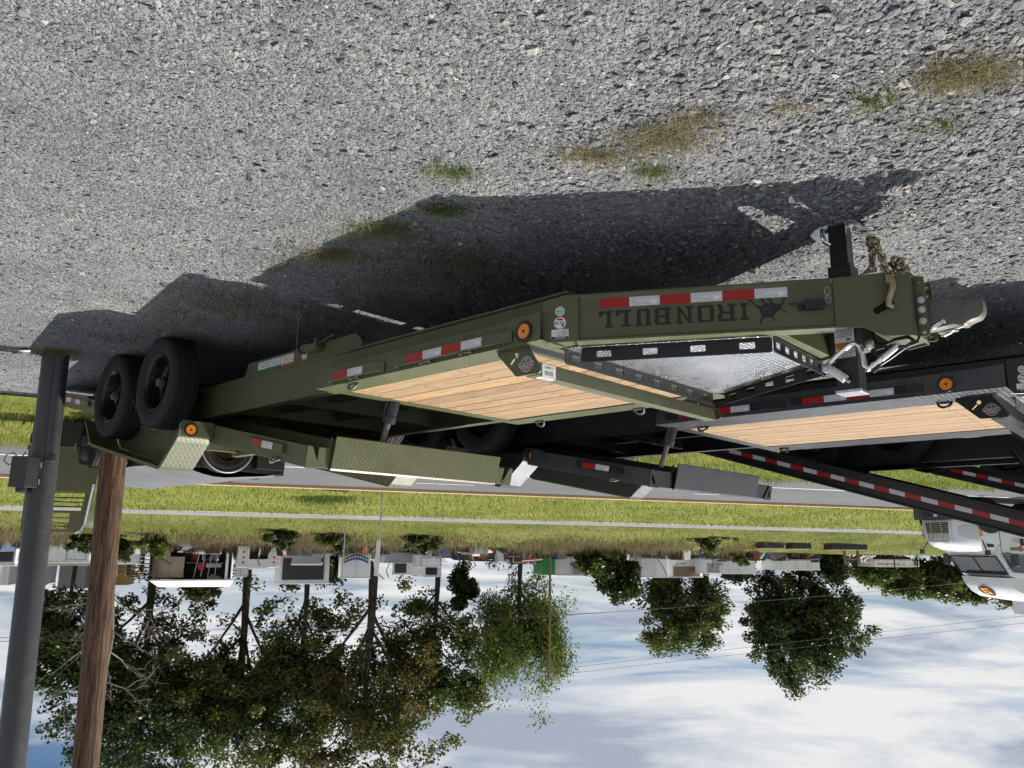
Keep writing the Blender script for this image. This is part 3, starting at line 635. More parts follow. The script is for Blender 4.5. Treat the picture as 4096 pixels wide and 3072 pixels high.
def d_ring(root, p, ux, up=(0, 0, 1), r=.045, m_='steel'):
    p, ux, up = Vector(p), Vector(ux), Vector(up); pts = []
    for i in range(11): t_ = PI * i / 10; pts.append(tuple(p + ux * (r * math.cos(t_)) + up * (r * 1.1 * math.sin(t_))))
    b = MB(); b.tube(pts + [tuple(p + ux * -r)], .009, 8); b.tube([tuple(p + ux * (-r * .7)), tuple(p + ux * (r * .7))], .013, 8); b.build('tie_down_ring', M[m_], root)

def tilt_trailer(label, group, paint, trd, org, dx, dark, light_s, DW, cyl):
    """dx: how much longer the fixed front deck is"""
    root = empty('equipment_trailer', (org[0], org[1], 0), TROT + (R(-.5) if dark else 0)); tag(root, label, 'trailer', group)
    P_, T_ = M[paint], M[trd]
    B = lambda nm, mb, m_=P_, par=root, bev=.0025: mb.build(nm, m_, par, bevel=bev)
    F = dx
    # --- frame rails
    for sg in (1, -1):
        pr = [(.800, .417), (.893, .417), (.893, .430), (.872, .437), (.872, .676), (.893, .682), (.893, .693), (.800, .693)]
        mb = MB(); mb.loft([[(s, sg * l, z) for l, z in pr] for s in (-4.75, 2.06 + F)]); B('frame_rail', mb)
        mb = MB(); mb.sheet([(-.185, .480), (-.06, .452), (.004, .455), (.004, .7065), (-.185, .7065)], [], .007, lambda u, v, w_: (TA[0] + F + TDX * u - TDY * (w_ - .0005), sg * (TA[1] + TDY * u + TDX * (w_ - .0005)), v)); B('corner_gusset', mb)
        mb = MB(); mb.sheet([(-.040, .7005), (-.028, .59), (.03, .566), (1.60 + F, .560), (1.985 + F, .548), (1.985 + F, .7005)], [], .005, lambda u, v, w_: (u, sg * (DW - .005 + w_), v)); B('tread_side_plate', mb, T_)
        mb = MB(); mb.box(-.046, 1.985 + F, sg * .8245, sg * (DW + .0012), .6945, .7030); B('deck_edge_plate', mb, T_)
    # --- cross members below the fixed deck and the open frame
    for s in [-.02, .55, 1.15, 1.78 + F] + [-.95, -1.7, -2.7, -3.7, -4.6] + ([1.78] if F else []):
        mb = MB(); mb.box(s - .035, s + .035, -.799, .799, .47, .655); B('cross_member', mb)
    for l in (-.3, .3):
        mb = MB(); mb.box(-4.6, 1.8 + F, l - .03, l + .03, .50, .60); B('long_member', mb)
    mb = MB(); mb.box(-.047, .053, -.8242, .8242, .6945, .7024); B('deck_rear_plate', mb, T_)
    mb = MB(); mb.box(-.050, -.044, -DW + .01, DW - .01, .575, .6940); B('deck_rear_plate', mb, P_)
    mb = MB(); mb.box(1.758 + F, 1.93 + F, -.8242, .8242, .6945, .7024); B('deck_front_plate', mb, T_)
    mb = MB(); mb.box(1.930 + F, 1.938 + F, -.86, .86, .50, .7040); B('deck_front_plate', mb, T_)
    # --- deck boards
    lp = 1.6265 / 9
    for i in range(9):
        l1 = .8225 - i * lp; g = .0036 + .0014 * (i % 3 == 1) + (.002 if i in (3, 5) else 0)
        mb = MB(); mb.box(.056, 1.754 + F, l1 - lp + g, l1 - g, .656, .6985 + rng.uniform(-.0012, .0012)); B('deck_board', mb, M['pine'], bev=.003)
    sc_ = MB()
    for i in range(9):
        for s in (.12, .62, 1.12, 1.66 + F) + ((2.1,) if F > .5 else ()):
            for k in (.27, .73):
                l = .8225 - (i + k) * lp + rng.uniform(-.012, .012); ss = s + rng.uniform(-.02, .02)
                sc_.add([(ss + math.cos(2 * PI * j / 6) * .0085, l + math.sin(2 * PI * j / 6) * .0085, .7003) for j in range(6)], [tuple(range(6))])
    o = sc_.build('deck_screws', M['decal_black'], root); o['kind'] = 'stuff'
    # --- rub rails with stake pockets and tape
    dz, dl = .050, DW - .8985
    for sg in (1, -1):
        for (a, b, t0, n, fr) in (((.08, .50, .212, 1, True), (.47, 1.13, .527, 2, True), (1.18, 2.10, 1.274, 4, True)) if dark else ((.150, .72, .206, 2, True), (.85, 1.80, .952, 4, True))):
            mb = MB(lambda x_, y_, z_: (x_, y_ + math.copysign(dl, y_), z_ + dz)); Pp = lambda u, v, w_: (u, sg * (.930 + w_), v)
            mb.sheet([(a, .570), (b - .10, .570), (b - .10, .634), (a, .634)], [], .006, Pp)
            mb.hexa([(b - .10, sg * .930, .570), (b, sg * .905, .570), (b, sg * .911, .570), (b - .10, sg * .936, .570), (b - .10, sg * .930, .634), (b, sg * .905, .634), (b, sg * .911, .634), (b - .10, sg * .936, .634)])
            mb.box(a, a + .006, sg * .8985, sg * .930, .570, .634); o = B('rub_rail', mb, bev=.0015)
            for sp in np.arange(a + .22, b - .12, .34):
                k = MB(lambda x_, y_, z_: (x_, y_ + math.copysign(dl, y_), z_ + dz)); k.box(sp, sp + .006, sg * .8985, sg * .9292, .585, .645); k.box(sp + .075, sp + .081, sg * .8985, sg * .9292, .585, .645); k.box(sp + .006, sp + .075, sg * .9235, sg * .9285, .600, .645); B('stake_pocket', k, P_, o, .001)
            tape_run(root, lambda u, v, w_: (u, sg * (.9364 + dl + w_), v), t0, .577 + dz, n, fr, seg=.162)
    # --- tie-down rings
    for (s, l) in (((.24, .90), (.17, -.98), (2.15, .90)) if dark else ((.33, .985), (.25, -.985), (1.25, -.985))): d_ring(root, (s, l, .706), (1, 0, 0), (0, .5 if l > 0 else -.6, .8), m_='cast_steel' if not dark else 'black_paint')
    # --- lamps and stickers on the left side
    lamp(root, light_s, DW + .0003, .640)
    TST = -.093
    Pst = lambda u, v, w_=0: (TA[0] + F + TDX * (TST - u) - TDY * (w_ + .0068), TA[1] + TDY * (TST - u) + TDX * (w_ + .0068), v)
    PT1 = lambda u, v, w_=0: Pst(u * 1.37, .541 + (v - .527) * 1.37, w_)
    st = MB(); st.sheet(circ(0, .527, .019, 24), [], .0006, PT1); o = st.build('round_sticker', M['sticker_teal'], root)
    t_ = MB(); put_text(t_, 'TOUGH', -.0155, .5235, .031, .0075, lambda u, v: PT1(u, v, .0010), .02); put_text(t_, 'POWDER', -.011, .5345, .022, .004, lambda u, v: PT1(u, v, .0010)); put_text(t_, 'FINISH', -.010, .5155, .020, .004, lambda u, v: PT1(u, v, .0010)); t_.build('sticker_lettering', M['sticker_green'], o)['kind'] = 'stuff'
    PT2 = lambda u, v, w_=0: Pst(u * 1.21, .603 + (v - .586) * 1.21, w_)
    st = MB(); st.sheet(circ(0, .586, .028, 28), [], .0006, PT2); o = st.build('round_sticker', M['sticker_white'], root)
    t_ = MB(); t_.sheet(circ(0, .586, .0275, 28), [circ(0, .586, .0255, 28)], .0006, lambda u, v, w_: PT2(u, v, .0005 + w_)); t_.sheet([(-.016, .576), (-.008, .566), (.010, .566), (.016, .574)], [], .0005, lambda u, v, w_: PT2(u, v, .0005 + w_)); t_.sheet(circ(-.012, .598, .006, 10), [], .0005, lambda u, v, w_: PT2(u, v, .0005 + w_)); t_.build('sticker_ring', M['sticker_red'], o)
    t_ = MB(); put_text(t_, 'NATM', -.021, .581, .042, .012, lambda u, v: PT2(u + (v - .581) * .25, v, .0016), .02); t_.build('sticker_lettering', M['ink_blue'], o)
    PT3 = lambda u, v, w_=0: Pst(u * 1.12, .638 + (v - .6225) * .77, w_)
    st = MB(); st.sheet(rrect(-.040, .6225, .040, .690, .004), [], .0006, PT3); o = st.build('notice_sticker', M['sticker_white'], root)
    t_ = MB(); t_.sheet(rrect(-.0395, .672, .0395, .6895, .003), [], .0004, lambda u, v, w_: PT3(u, v, .0005 + w_)); t_.build('notice_band', M['decal_black'], o)
    t_ = MB(); put_text(t_, 'NOTICE', -.026, .6755, .048, .0105, lambda u, v: PT3(u, v, .0014), .01); t_.build('notice_lettering', M['sticker_white'], o)
    t_ = MB()
    for k in range(7):
        wd = .046 + .02 * math.sin(k * 2.1); t_.sheet([(.036 - wd - (.0 if k < 5 else .0), .664 - k * .0056), (.036, .664 - k * .0056), (.036, .6664 - k * .0056), (.036 - wd, .6664 - k * .0056)], [], .0003, lambda u, v, w_: PT3(-u + (.0 if True else 0), v, .0006 + w_))
    t_.build('sticker_lettering', M['ink_grey'], o)['kind'] = 'stuff'
    # --- corner plates and front stop bar
    for sg in (1, -1):
        x0 = F; Pp = lambda u, v, w_: (u, sg * (.965 + w_), v)
        ol = [(1.634 + x0, .7034), (1.857 + x0, .7034), (1.945 + x0, .834), (1.943 + x0, .850), (1.930 + x0, .860), (1.775 + x0, .857), (1.762 + x0, .848), (1.634 + x0, .720)]
        key = circ(1.775 + x0, .742, .014, 12)
        hole2 = slot(1.733 + x0, .786, 1.760 + x0, .760, .0048, 4)
        mb = MB(); mb.sheet(ol, [key, hole2], .010, Pp); B('corner_plate', mb, P_, root, .0015)
    badge(root, 1.845 + F, .800, .975)
    b0, b1 = Vector((1.90 + F, .963, 0)), Vector((1.90 + F, -.963, 0)); bd = (b1 - b0).normalized(); bn = Vector((-bd.y, bd.x, 0)); bn = bn if bn.x > 0 else -bn; bl = (b1 - b0).length
    def PB(a, o_, z): q = b0 + bd * a + bn * o_; return (q.x, q.y, z)
    mb = MB(PB); mb.loft([[(a, o_, z) for o_, z in ((0, .790), (.007, .790), (.007, .866), (-.066, .866), (-.066, .859), (0, .859))] for a in (0, bl)]); B('stop_bar', mb)
    if not dark:
        st = MB(PB); st.sheet([(.045, .794), (.155, .794), (.155, .8662), (.045, .8662)], [], .0006, lambda u, v, w_: (u, .0072 + w_, v)); st.sheet([(.045, 0), (.155, 0), (.155, -.040), (.045, -.040)], [], .0006, lambda u, v, w_: (u, v, .8663 + w_)); o = st.build('barcode_label', M['sticker_white'], root)
        t_ = MB(PB); put_text(t_, '119495', .062, .803, .074, .014, lambda u, v: (.205 - u - .005, .0082, v), .01)
        for k in range(22):
            if (k * 7) % 3: t_.sheet([(.062 + k * .0034, .828), (.0638 + k * .0034, .828), (.0638 + k * .0034, .852), (.062 + k * .0034, .852)], [], .0003, lambda u, v, w_: (u, .0079 + w_, v))
        for k in range(9): t_.sheet([(.06 + k * .010, -.030), (.066 + k * .010, -.030), (.068 + k * .010, -.014), (.062 + k * .010, -.014)], [], .0003, lambda u, v, w_: (u, v, .8672 + w_))
        t_.build('label_print', M['decal_black'], o)['kind'] = 'stuff'
    # --- tongue
    for sg in (1, -1):
        def PT(t, o_, z): return (TA[0] + F + TDX * t + TDY * o_, sg * (TA[1] + TDY * t - TDX * o_), z)
        mb = MB(PT); mb.loft([[(t, o_, z) for o_, z in ((0, .452), (.095, .452), (.095, .704), (0, .704), (0, .692), (.012, .686), (.012, .476), (0, .467))] for t in (-.012, 1.242)]); B('tongue_beam', mb)
        pl = [(1.238, .455), (1.55, .441), (1.575, .452), (1.575, .757), (1.45, .754), (1.36, .709), (1.238, .706)]
        mb = MB(PT); mb.sheet(pl, [slot(1.425, .630, 1.484, .595, .017)], .010, lambda u, v, w_: (u, -.003 + w_, v)); B('coupler_box_side', mb)
        if sg < 0: continue
        Pl = lambda u, v, w_: PT(u, .0115 - w_, v)
        tape_run(root, Pl, .111, .481, 6, True)
        mb = MB()
        for ch, t0, t1 in (('I', .845, .806), ('R', .790, .697), ('O', .681, .601), ('N', .580, .494), ('B', .474, .390), ('U', .376, .292), ('L', .272, .195), ('L', .183, .107)):
            slab(mb, ch, -t0, .549, t0 - t1, .0885, lambda u, v, w_: PT(-u, .0115 - w_, v))
        mb.build('lettering', M['decal_black'], root, fix=True)
        mb = MB()
        for poly in (BULL, HORN, TAIL): mb.sheet(poly, [], .0006, Pl)
        o = mb.build('bull_emblem', M['decal_black'], root)
        ln = MB(); ln.tube([PT(a, .0105, b) for a, b in ((.918, .592), (.934, .580), (.947, .586), (.947, .612))], .0009, 4); ln.build('emblem_line', M['ink_grey'], o)
        # breakaway switch and its coiled lanyard
        mb = MB(PT); mb.sheet(rrect(1.100, .563, 1.194, .607, .010), [], .040, lambda u, v, w_: (u, .011 - w_, v)); mb.sheet(circ(1.094, .590, .020, 14), [circ(1.094, .590, .011, 12)], .012, lambda u, v, w_: (u, .010 - w_, v)); o = B('breakaway_switch', mb, M['black_plastic'], root, .004)
        mb = MB(); mb.tube([PT(1.09, -.004, .590), PT(1.075, -.008, .580), PT(1.05, -.002, .570), PT(1.035, .004, .574)], .004, 6)
        mb.build('switch_wire', M['cable'], o)
        mb = MB()
        for k in range(3):
            r1, r2 = .013 + .003 * k, .030 + .002 * (k % 3)
            for s2 in (1, -1):
                c0 = (1.214 + .006 * k * .4, .540 if s2 > 0 else .540)
                mb.tube([PT(1.214 + .004 * k - .008 + math.sin(a) * r1 * .7, -.004 - .002 * k, .540 + s2 * r2 * (1 - math.cos(a)) * .62) for a in np.linspace(0, 2 * PI, 13)], .0011, 5)
        mb.tube([PT(1.196, 0, .585), PT(1.205, -.006, .565), PT(1.213, -.008, .545)], .0014, 5)
        mb.build('lanyard_coil', M['wire_grey'], root)
    # coupler box plates
    mb = MB(); mb.add([(3.215 + F, .27, .456), (3.215 + F, -.27, .456), (3.497 + F, -.11, .446), (3.497 + F, .11, .446), (3.215 + F, .27, .450), (3.215 + F, -.27, .450), (3.497 + F, -.11, .440), (3.497 + F, .11, .440)], [(0, 1, 2, 3), (7, 6, 5, 4), (0, 4, 5, 1), (1, 5, 6, 2), (2, 6, 7, 3), (3, 7, 4, 0)]); B('coupler_box_floor', mb)
    mb = MB(); mb.box(3.490 + F, 3.500 + F, -.118, .118, .452, .755); B('coupler_box_front', mb)
    mb = MB(); mb.hexa([(3.385 + F, -.17, .738), (3.489 + F, -.112, .740), (3.489 + F, .112, .740), (3.385 + F, .17, .738), (3.385 + F, -.17, .744), (3.489 + F, -.112, .746), (3.489 + F, .112, .746), (3.385 + F, .17, .744)]); mb.hexa([(3.30 + F, -.21, .690), (3.384 + F, -.165, .736), (3.384 + F, .165, .736), (3.30 + F, .21, .690), (3.30 + F, -.21, .696), (3.384 + F, -.165, .742), (3.384 + F, .165, .742), (3.30 + F, .21, .696)]); B('coupler_box_top', mb)
    for k, s in enumerate((2.92 + F,)):
        hw = .885 - .554 * (s - F - 2.12) - .10
        mb = MB(); mb.box(s - .03, s + .03, -hw, hw, .47, .69); B('tongue_cross_member', mb)
    # adjustable channel, bolts and coupler
    for sg in (1, -1):
        ol = [(3.5005 + F, .464), (3.540 + F, .464), (3.545 + F, .470), (3.551 + F, .748), (3.545 + F, .758), (3.5005 + F, .756)]
        hl = [circ(3.526 + F, zc, .0085, 10) for zc in (.492, .535, .742 if sg > 0 else .742)]
        mb = MB(); mb.sheet(ol, hl, .009, lambda u, v, w_: (u, sg * (.058 + w_), v)); B('hitch_channel', mb, P_, root, .0012)
    mb = MB(); mb.box(3.5008 + F, 3.510 + F, -.0575, .0575, .466, .755); B('hitch_channel', mb)
    for zc in (.581, .628, .684):
        mb = MB(); mb.cyl((3.526 + F, .0672, zc), (3.526 + F, .071, zc), .017, 18); mb.cyl((3.526 + F, .071, zc), (3.526 + F, .082, zc), .013, 6); mb.cyl((3.526 + F, .082, zc), (3.526 + F, .089, zc), .008, 10); B('bolt', mb, M['zinc'], root, .001)
    prof = [(3.512, .570), (3.600, .585), (3.640, .590), (3.690, .606), (3.752, .612), (3.766, .618), (3.770, .650), (3.764, .682), (3.748, .700), (3.715, .708), (3.698, .716), (3.690, .724), (3.672, .722), (3.640, .712), (3.600, .716), (3.550, .722), (3.512, .722)]
    mb = MB(); hw = lambda s: .036 if s < 3.64 else .036 + .010 * math.sin(min(1, (s - 3.64) / .12) * PI)
    mb.loft([[(s + F, y * hw(s), .645 + (z - .645) * k) for s, z in prof] for y, k in ((-1, .90), (-.97, .97), (-.9, 1), (.9, 1), (.97, .97), (1, .90))], smooth=True); cp_ = mb.build('coupler', M['cast_steel'], root, smooth_angle=50)
    mb = MB(); mb.tube([(3.586 + F, .03, .757), (3.600 + F, .035, .760), (3.625 + F, .035, .752), (3.650 + F, .035, .736), (3.685 + F, .03, .728)], [.006, .008, .008, .007, .005], 8); mb.box(3.58 + F, 3.66 + F, .018, .050, .7425, .7485) ; mb.build('latch_lever', M['steel'], cp_)
    mb = MB(); mb.tube([(3.555 + F, .056, .728), (3.575 + F, .060, .722), (3.607 + F, .060, .705), (3.611 + F, .060, .698), (3.604 + F, .060, .696), (3.57 + F, .060, .712), (3.556 + F, .056, .722)], .004, 6, closed=False); mb.cyl((3.611 + F, .045, .700), (3.611 + F, .068, .700), .008, 10); mb.build('latch_pin', M['chrome'], cp_)
    # --- chain tray
    zt, zb_ = .782, .700
    tr = [(2.055 + F, .772), (2.908 + F, .335), (2.888 + F, -.372), (2.035 + F, -.850)]
    mb = MB(); mb.loft([[(s, l, z) for s, l in ((1.962 + F, .80), (2.02 + F, .790), (2.900 + F, .333), (2.884 + F, -.368), (2.02 + F, -.85), (1.962 + F, -.83))] for z in (zb_ - .005, zb_)]); B('tray_floor', mb, M['alu_tread'], root, 0)
    def panel(p0, p1, n, z0, z1, w_=.075, h_=.030, r=.006, mt=M['black_paint'], off=0):
        p0, p1 = Vector((*p0, 0)), Vector((*p1, 0)); d = (p1 - p0); ln_ = d.length; d.normalize(); nr = Vector((-d.y, d.x, 0))
        hs = [rrect(ln_ * (i + .5) / n - w_ / 2, (z0 + z1) / 2 - h_ / 2 + off, ln_ * (i + .5) / n + w_ / 2, (z0 + z1) / 2 + h_ / 2 + off, r) for i in range(n)]
        m2 = MB(); m2.sheet(rrect(0, z0, ln_, z1, .015), hs, .005, lambda u, v, w2: tuple(p0 + d * u + nr * w2 + Vector((0, 0, v)))); B('tray_side', m2, mt, root, .001)
    panel((2.055 + F, .772), (2.908 + F, .335), 4, .706, zt + .004, .076, .034)
    panel((2.908 + F, .325), (2.889 + F, -.36), 6, .7005, zt, .060, .034)
    panel((2.885 + F, -.375), (2.035 + F, -.850), 5, .7005, zt, .080, .034)
    panel((1.958 + F, .795), (1.958 + F, -.825), 8, .7005, zt, .075, .034, mt=M['black_tread_dull'])
    # --- jack
    jx = 3.160 + F
    mb = MB(); mb.box(jx - .055, jx + .055, -.055, .055, .335, .962); j = B('jack', mb, M['black_paint'], root, .006)
    mb = MB(); mb.box(jx - .062, jx + .062, -.062, .062, .9625, .978); B('jack_cap', mb, M['zinc'], j, .003)
    jw = Vector((org[0] + FW[0] * jx, org[1] + FW[1] * jx, 0)); gj = float(gz(jw.x, jw.y)) + .004
    mb = MB(); mb.box(jx - .045, jx + .045, -.045, .045, gj, .3345); B('jack_leg', mb, M['black_paint'], j, .005)
    mb = MB(); mb.box(jx - .056, jx + .058, -.058, .058, .315, .372); B('jack_collar', mb, M['black_paint'], j, .003)
    mb = MB()
    for sg in (1, -1):
        xs = [.03, .07, .105, .125]; zs = [gj - .006, gj - .004, gj + .008, gj + .030]
        mb.loft([[(jx + sg * a, y, z + dz) for y, dz in ((-.075, 0), (.075, 0), (.075, .007), (-.075, .007))] for a, z in zip(xs, zs)])
    mb.box(jx - .0299, jx + .0299, -.075, .075, gj - .006, gj + .001); B('jack_foot', mb, M['zinc'], j, .002)
    mb = MB(); mb.tube([(jx - .06, .075, gj + .015), (jx - .062, .078, gj + .05), (jx - .055, .07, gj + .085), (jx - .035, .052, gj + .100)], .012, 10); mb.build('jack_pin', M['chrome'], j)
    if True:
        st = MB(); st.box(jx - .048, jx + .048, .0552, .0558, .640, .800); o = st.build('jack_sticker', M['sticker_white'], j)
        t_ = MB(); t_.box(jx - .048, jx + .048, .0558, .0562, .722, .752); t_.build('sticker_band', M['sticker_orange'], o)
        Pj = lambda u, v: (jx - u, .0564, v); t_ = MB(); put_text(t_, 'JACK', -.040, .772, .06, .012, Pj, .01); put_text(t_, 'TRAILER', -.040, .788, .06, .010, Pj, .01)
        for k in range(5): t_.add([Pj(-.04, .690 - k * .009), Pj(.04 - .01 * (k % 3), .690 - k * .009), Pj(.04 - .01 * (k % 3), .693 - k * .009), Pj(-.04, .693 - k * .009)], [(0, 1, 2, 3)])
        t_.add([Pj(-.03, .703), Pj(-.01, .703), Pj(-.01, .716), Pj(-.03, .716)], [(0, 1, 2, 3)]); t_.build('sticker_lettering', M['ink_grey'], o)['kind'] = 'stuff'
    mb = MB(); cl = .125
    pts = [(3.085, .105, .840), (3.140, cl, .800), (3.200, cl, .757), (3.232, cl, .750), (3.252, cl, .768), (3.262, cl, .820), (3.268, cl, .872), (3.284, cl, .888), (3.306, cl, .876), (3.350, cl, .845), (3.418, cl, .800)]
    mb.tube([(a + F, b, c) for a, b, c in pts], .0135, 12); o = mb.build('crank_handle', M['chrome'], j)
    mb = MB(); mb.tube([(3.345 + F, cl, .848), (3.425 + F, cl, .795)], .0165, 12); mb.build('crank_grip', M['zinc'], o)
    mb = MB(); mb.box(3.062 + F, 3.110 + F, .060, .128, .832, .872); mb.cyl((3.085 + F, .128, .852), (3.085 + F, .140, .852), .012, 12); o2 = B('crank_clevis', mb, M['zinc'], j, .006)
    mb = MB(); mb.tube([(3.10 + F, .098, .862), (3.165 + F, .098, .918)], .022, 16); mb.build('crank_spindle_cover', M['grip_white'], o2)
    mb = MB(); mb.cyl((3.160 + F, .098, .914), (3.182 + F, .098, .934), .010, 6); mb.build('crank_bolt', M['zinc'], o2)
    # cables and plug lying over the coupler box
    mb = MB()
    mb.tube([(3.30 + F, .06, .70), (3.32 + F, .09, .755), (3.38 + F, .13, .80), (3.46 + F, .13, .808), (3.49 + F, .10, .78), (3.46 + F, .08, .752), (3.40 + F, .06, .750), (3.34 + F, .05, .765)], .009, 8)
    mb.tube([(3.26 + F, .02, .72), (3.30 + F, .10, .790), (3.335 + F, .12, .84), (3.325 + F, .12, .885), (3.30 + F, .12, .905)], [.010, .011, .012, .013, .010], 8)
    mb.tube([(3.33 + F, .1, .872), (3.38 + F, .11, .85), (3.45 + F, .12, .812), (3.50 + F, .10, .790), (3.505 + F, .08, .76)], .006, 8)
    mb.build('trailer_cable', M['cable'], root)
    mb = MB(); mb.lathe([(0, .014), (.008, .020), (.03, .022), (.042, .018), (.046, .002)], 16, (3.30 + F, .13, .752), 'z'); mb.build('cable_plug', M['zinc'], root)
    # --- safety chains
    if not dark:
        def link(mb, c, d, roll, ln_=.036, wd=.0135, r=.0062):
            c, d = Vector(c), Vector(d).normalized(); u = d.orthogonal().normalized(); u = Matrix.Rotation(roll, 3, d) @ u; pts = []
            for i in range(14):
                t_ = 2 * PI * i / 14; pts.append(tuple(c + d * (ln_ * .5 * (math.cos(t_) * .55 + (.45 if math.cos(t_) > 0 else -.45))) + u * (wd * math.sin(t_))))
            mb.tube(pts, r, 6, closed=True)
        def chain(path, n, nm):
            pv = [Vector(p) for p in path]; cum = [0]
            for a, b in zip(pv, pv[1:]): cum.append(cum[-1] + (b - a).length)
            def ev(t):
                t *= cum[-1]
                for i in range(len(pv) - 1):
                    if t <= cum[i + 1] or i == len(pv) - 2: f = (t - cum[i]) / (cum[i + 1] - cum[i]); return pv[i].lerp(pv[i + 1], f)
            mb = MB()
            for i in range(n):
                a = ev(max(0, (i + .2) / n)); b = ev(min(1, (i + .8) / n)); link(mb, ev((i + .5) / n), b - a, (i % 2) * PI / 2 + .4)
            return mb.build(nm, M['zinc_yellow'], root)
        y0 = .205
        chain([(3.362, y0, .428), (3.366, y0, .385), (3.378, y0 + .01, .345), (3.360, y0, .305), (3.372, y0 + .01, .272), (3.392, y0 - .01, .285), (3.385, y0, .320), (3.402, y0 + .012, .345), (3.392, y0 + .02, .300), (3.372, y0 + .025, .290), (3.392, y0 + .02, .33), (3.412, y0, .365), (3.414, y0, .41), (3.418, .185, .438), (3.436, .18, .470)], 24, 'safety_chain')
        y1 = .12
        chain([(3.436, y1, .430), (3.468, y1, .455), (3.482, y1, .425), (3.464, y1, .385), (3.442, y1 + .01, .372), (3.425, y1, .395), (3.452, y1 + .02, .410), (3.478, y1, .395), (3.486, y1 - .01, .44), (3.462, y1, .462), (3.45, y1 - .02, .430)], 15, 'safety_chain')
        mb = MB(); lk = .19
        mb.tube([(3.434, lk, .478), (3.440, lk, .500), (3.441, lk, .530), (3.430, lk, .560), (3.418, lk, .590), (3.418, lk, .612), (3.428, lk - .01, .622), (3.436, lk - .03, .612)], [.012, .017, .017, .016, .016, .015, .013, .009], 10)
        mb.box(3.420, 3.448, lk + .010, lk + .017, .470, .512); mb.cyl((3.429, lk - .012, .488), (3.429, lk + .022, .488), .009, 10); mb.build('chain_hook', M['zinc_yellow'], root)
        mb = MB(); mb.prism([(3.30, .442), (3.385, .442), (3.385, .420), (3.372, .412), (3.345, .412), (3.318, .436)], .200, .208); B('chain_lug', mb)
        mb = MB(); mb.cyl((3.362, .198, .424), (3.362, .214, .424), .007, 10); mb.build('lug_bolt', M['zinc'], root)
    # --- latch box under the left rail
    mb = MB(); mb.sheet([(-1.357, .4165), (-1.296, .300), (.171, .304), (.241, .366), (.243, .4165)], [], .008, lambda u, v, w_: (u, .868 + w_, v)); mb.box(-1.29, .16, .78, .868, .302, .310); B('skirt_plate', mb)
    Ps = lambda u, v, w_=0: (-u, .8762 + w_, v)
    def decal(nm, u0, u1, z0, z1, mt, band=None, lines=5, head=None):
        st = MB(); st.sheet([(u0, z0), (u1, z0), (u1, z1), (u0, z1)], [], .0006, Ps); o = st.build(nm, M['sticker_white'], root)
        if band: b_ = MB(); b_.sheet([(u0, z1 - .020), (u1, z1 - .020), (u1, z1), (u0, z1)], [], .0004, lambda a, c, w_: Ps(a, c, .0005 + w_)); b_.build('sticker_band', M[band], o)
        t_ = MB()
        if head: put_text(t_, head, u0 + .01, z1 - .017, u1 - u0 - .02, .012, lambda a, c: Ps(a, c, .0012), .01)
        for k in range(lines): t_.add([Ps(u0 + .006, z0 + .007 + k * .0125, .0008), Ps(u1 - .006 - .01 * (k % 3), z0 + .007 + k * .0125, .0008), Ps(u1 - .006 - .01 * (k % 3), z0 + .0125 + k * .0125, .0008), Ps(u0 + .006, z0 + .0125 + k * .0125, .0008)], [(0, 1, 2, 3)])
        t_.build('sticker_lettering', M['ink_grey'], o)['kind'] = 'stuff'
    decal('warning_sticker', .62, .80, .322, .402, None, 'sticker_orange', 4, 'WARNING'); decal('instruction_sticker', .81, .97, .322, .402, None, 'sticker_green', 4); decal('instruction_sticker', .98, 1.14, .322, .402, None, 'sticker_green', 4); decal('warning_sticker', .44, .50, .322, .402, None, 'sticker_orange', 4)
    mb = MB(); mb.prism([(-.46, .330), (-.40, .362), (-.28, .372), (-.20, .352), (-.245, .316), (-.42, .305)], .876, .935); mb.box(-.235, -.215, .876, .950, .290, .372); mb.tube([(-.21, .92, .320), (-.08, .93, .300), (-.02, .93, .298)], .006, 6); mb.cyl((-.46, .870, .345), (-.46, .95, .345), .018, 10); B('deck_latch', mb, P_, root, .003)
    mb = MB(); mb.tube([(-.50, .93, .33), (-.50, .93, .20), (-.497, .932, .09)], .0015, 4); mb.tube([(-.50 + .028 * math.cos(a), .93, .065 + .028 * math.sin(a)) for a in np.linspace(0, 2 * PI, 12)], .002, 4); mb.build('latch_cord', M['wire_grey'], root)
    # --- axles and wheels
    for s in (-2.18, -3.19):
        mb = MB(); mb.tube([(s, -1.1, .40), (s, 1.1, .40)], .05, 12); mb.box(s - .09, s + .09, -.86, -.80, .38, .46); mb.box(s - .09, s + .09, .80, .86, .38, .46); B('axle', mb, M['black_paint'])
        for sg in (1, -1): wheel(root, s, sg * 1.152, sg)
    # --- raised tilting deck
    TL = lambda: MB(tilt)
    for sg in (1, -1):
        for ua, ub in (((-5.66, -3.62), (-1.42, -.002)) if dark else ((-5.66, -.002),)): mb = TL(); mb.box(ua, ub, sg * (DW - .028), sg * DW, -.153, -.004); B('tilt_side_rail', mb, T_)
        mb = TL(); mb.box(-5.66, -.03, sg * .52, sg * .60, -.20, -.050); B('tilt_main_rail', mb)
        # end plate facing forward
        ol = [(sg * (DW + a), b) for a, b in ((0, -.153), (0, 0), (-.055, 0), (-.095, -.006), (-.095, -.045), (-.035, -.153))] if not dark else [(sg * (DW + a), b) for a, b in ((0, -.153), (0, 0), (-.16, 0), (-.16, -.03), (-.06, -.153))]
        hl = [[(sg * (DW - .03), -.028), (sg * (DW - .03), -.105), (sg * (DW - .055), -.105), (sg * (DW - .105), -.028)]] if dark else []
        mb = TL(); mb.sheet(ol, hl, .008, lambda u, v, w_: (w_ + .0, u, v)); B('deck_end_plate', mb, P_, root, .001)
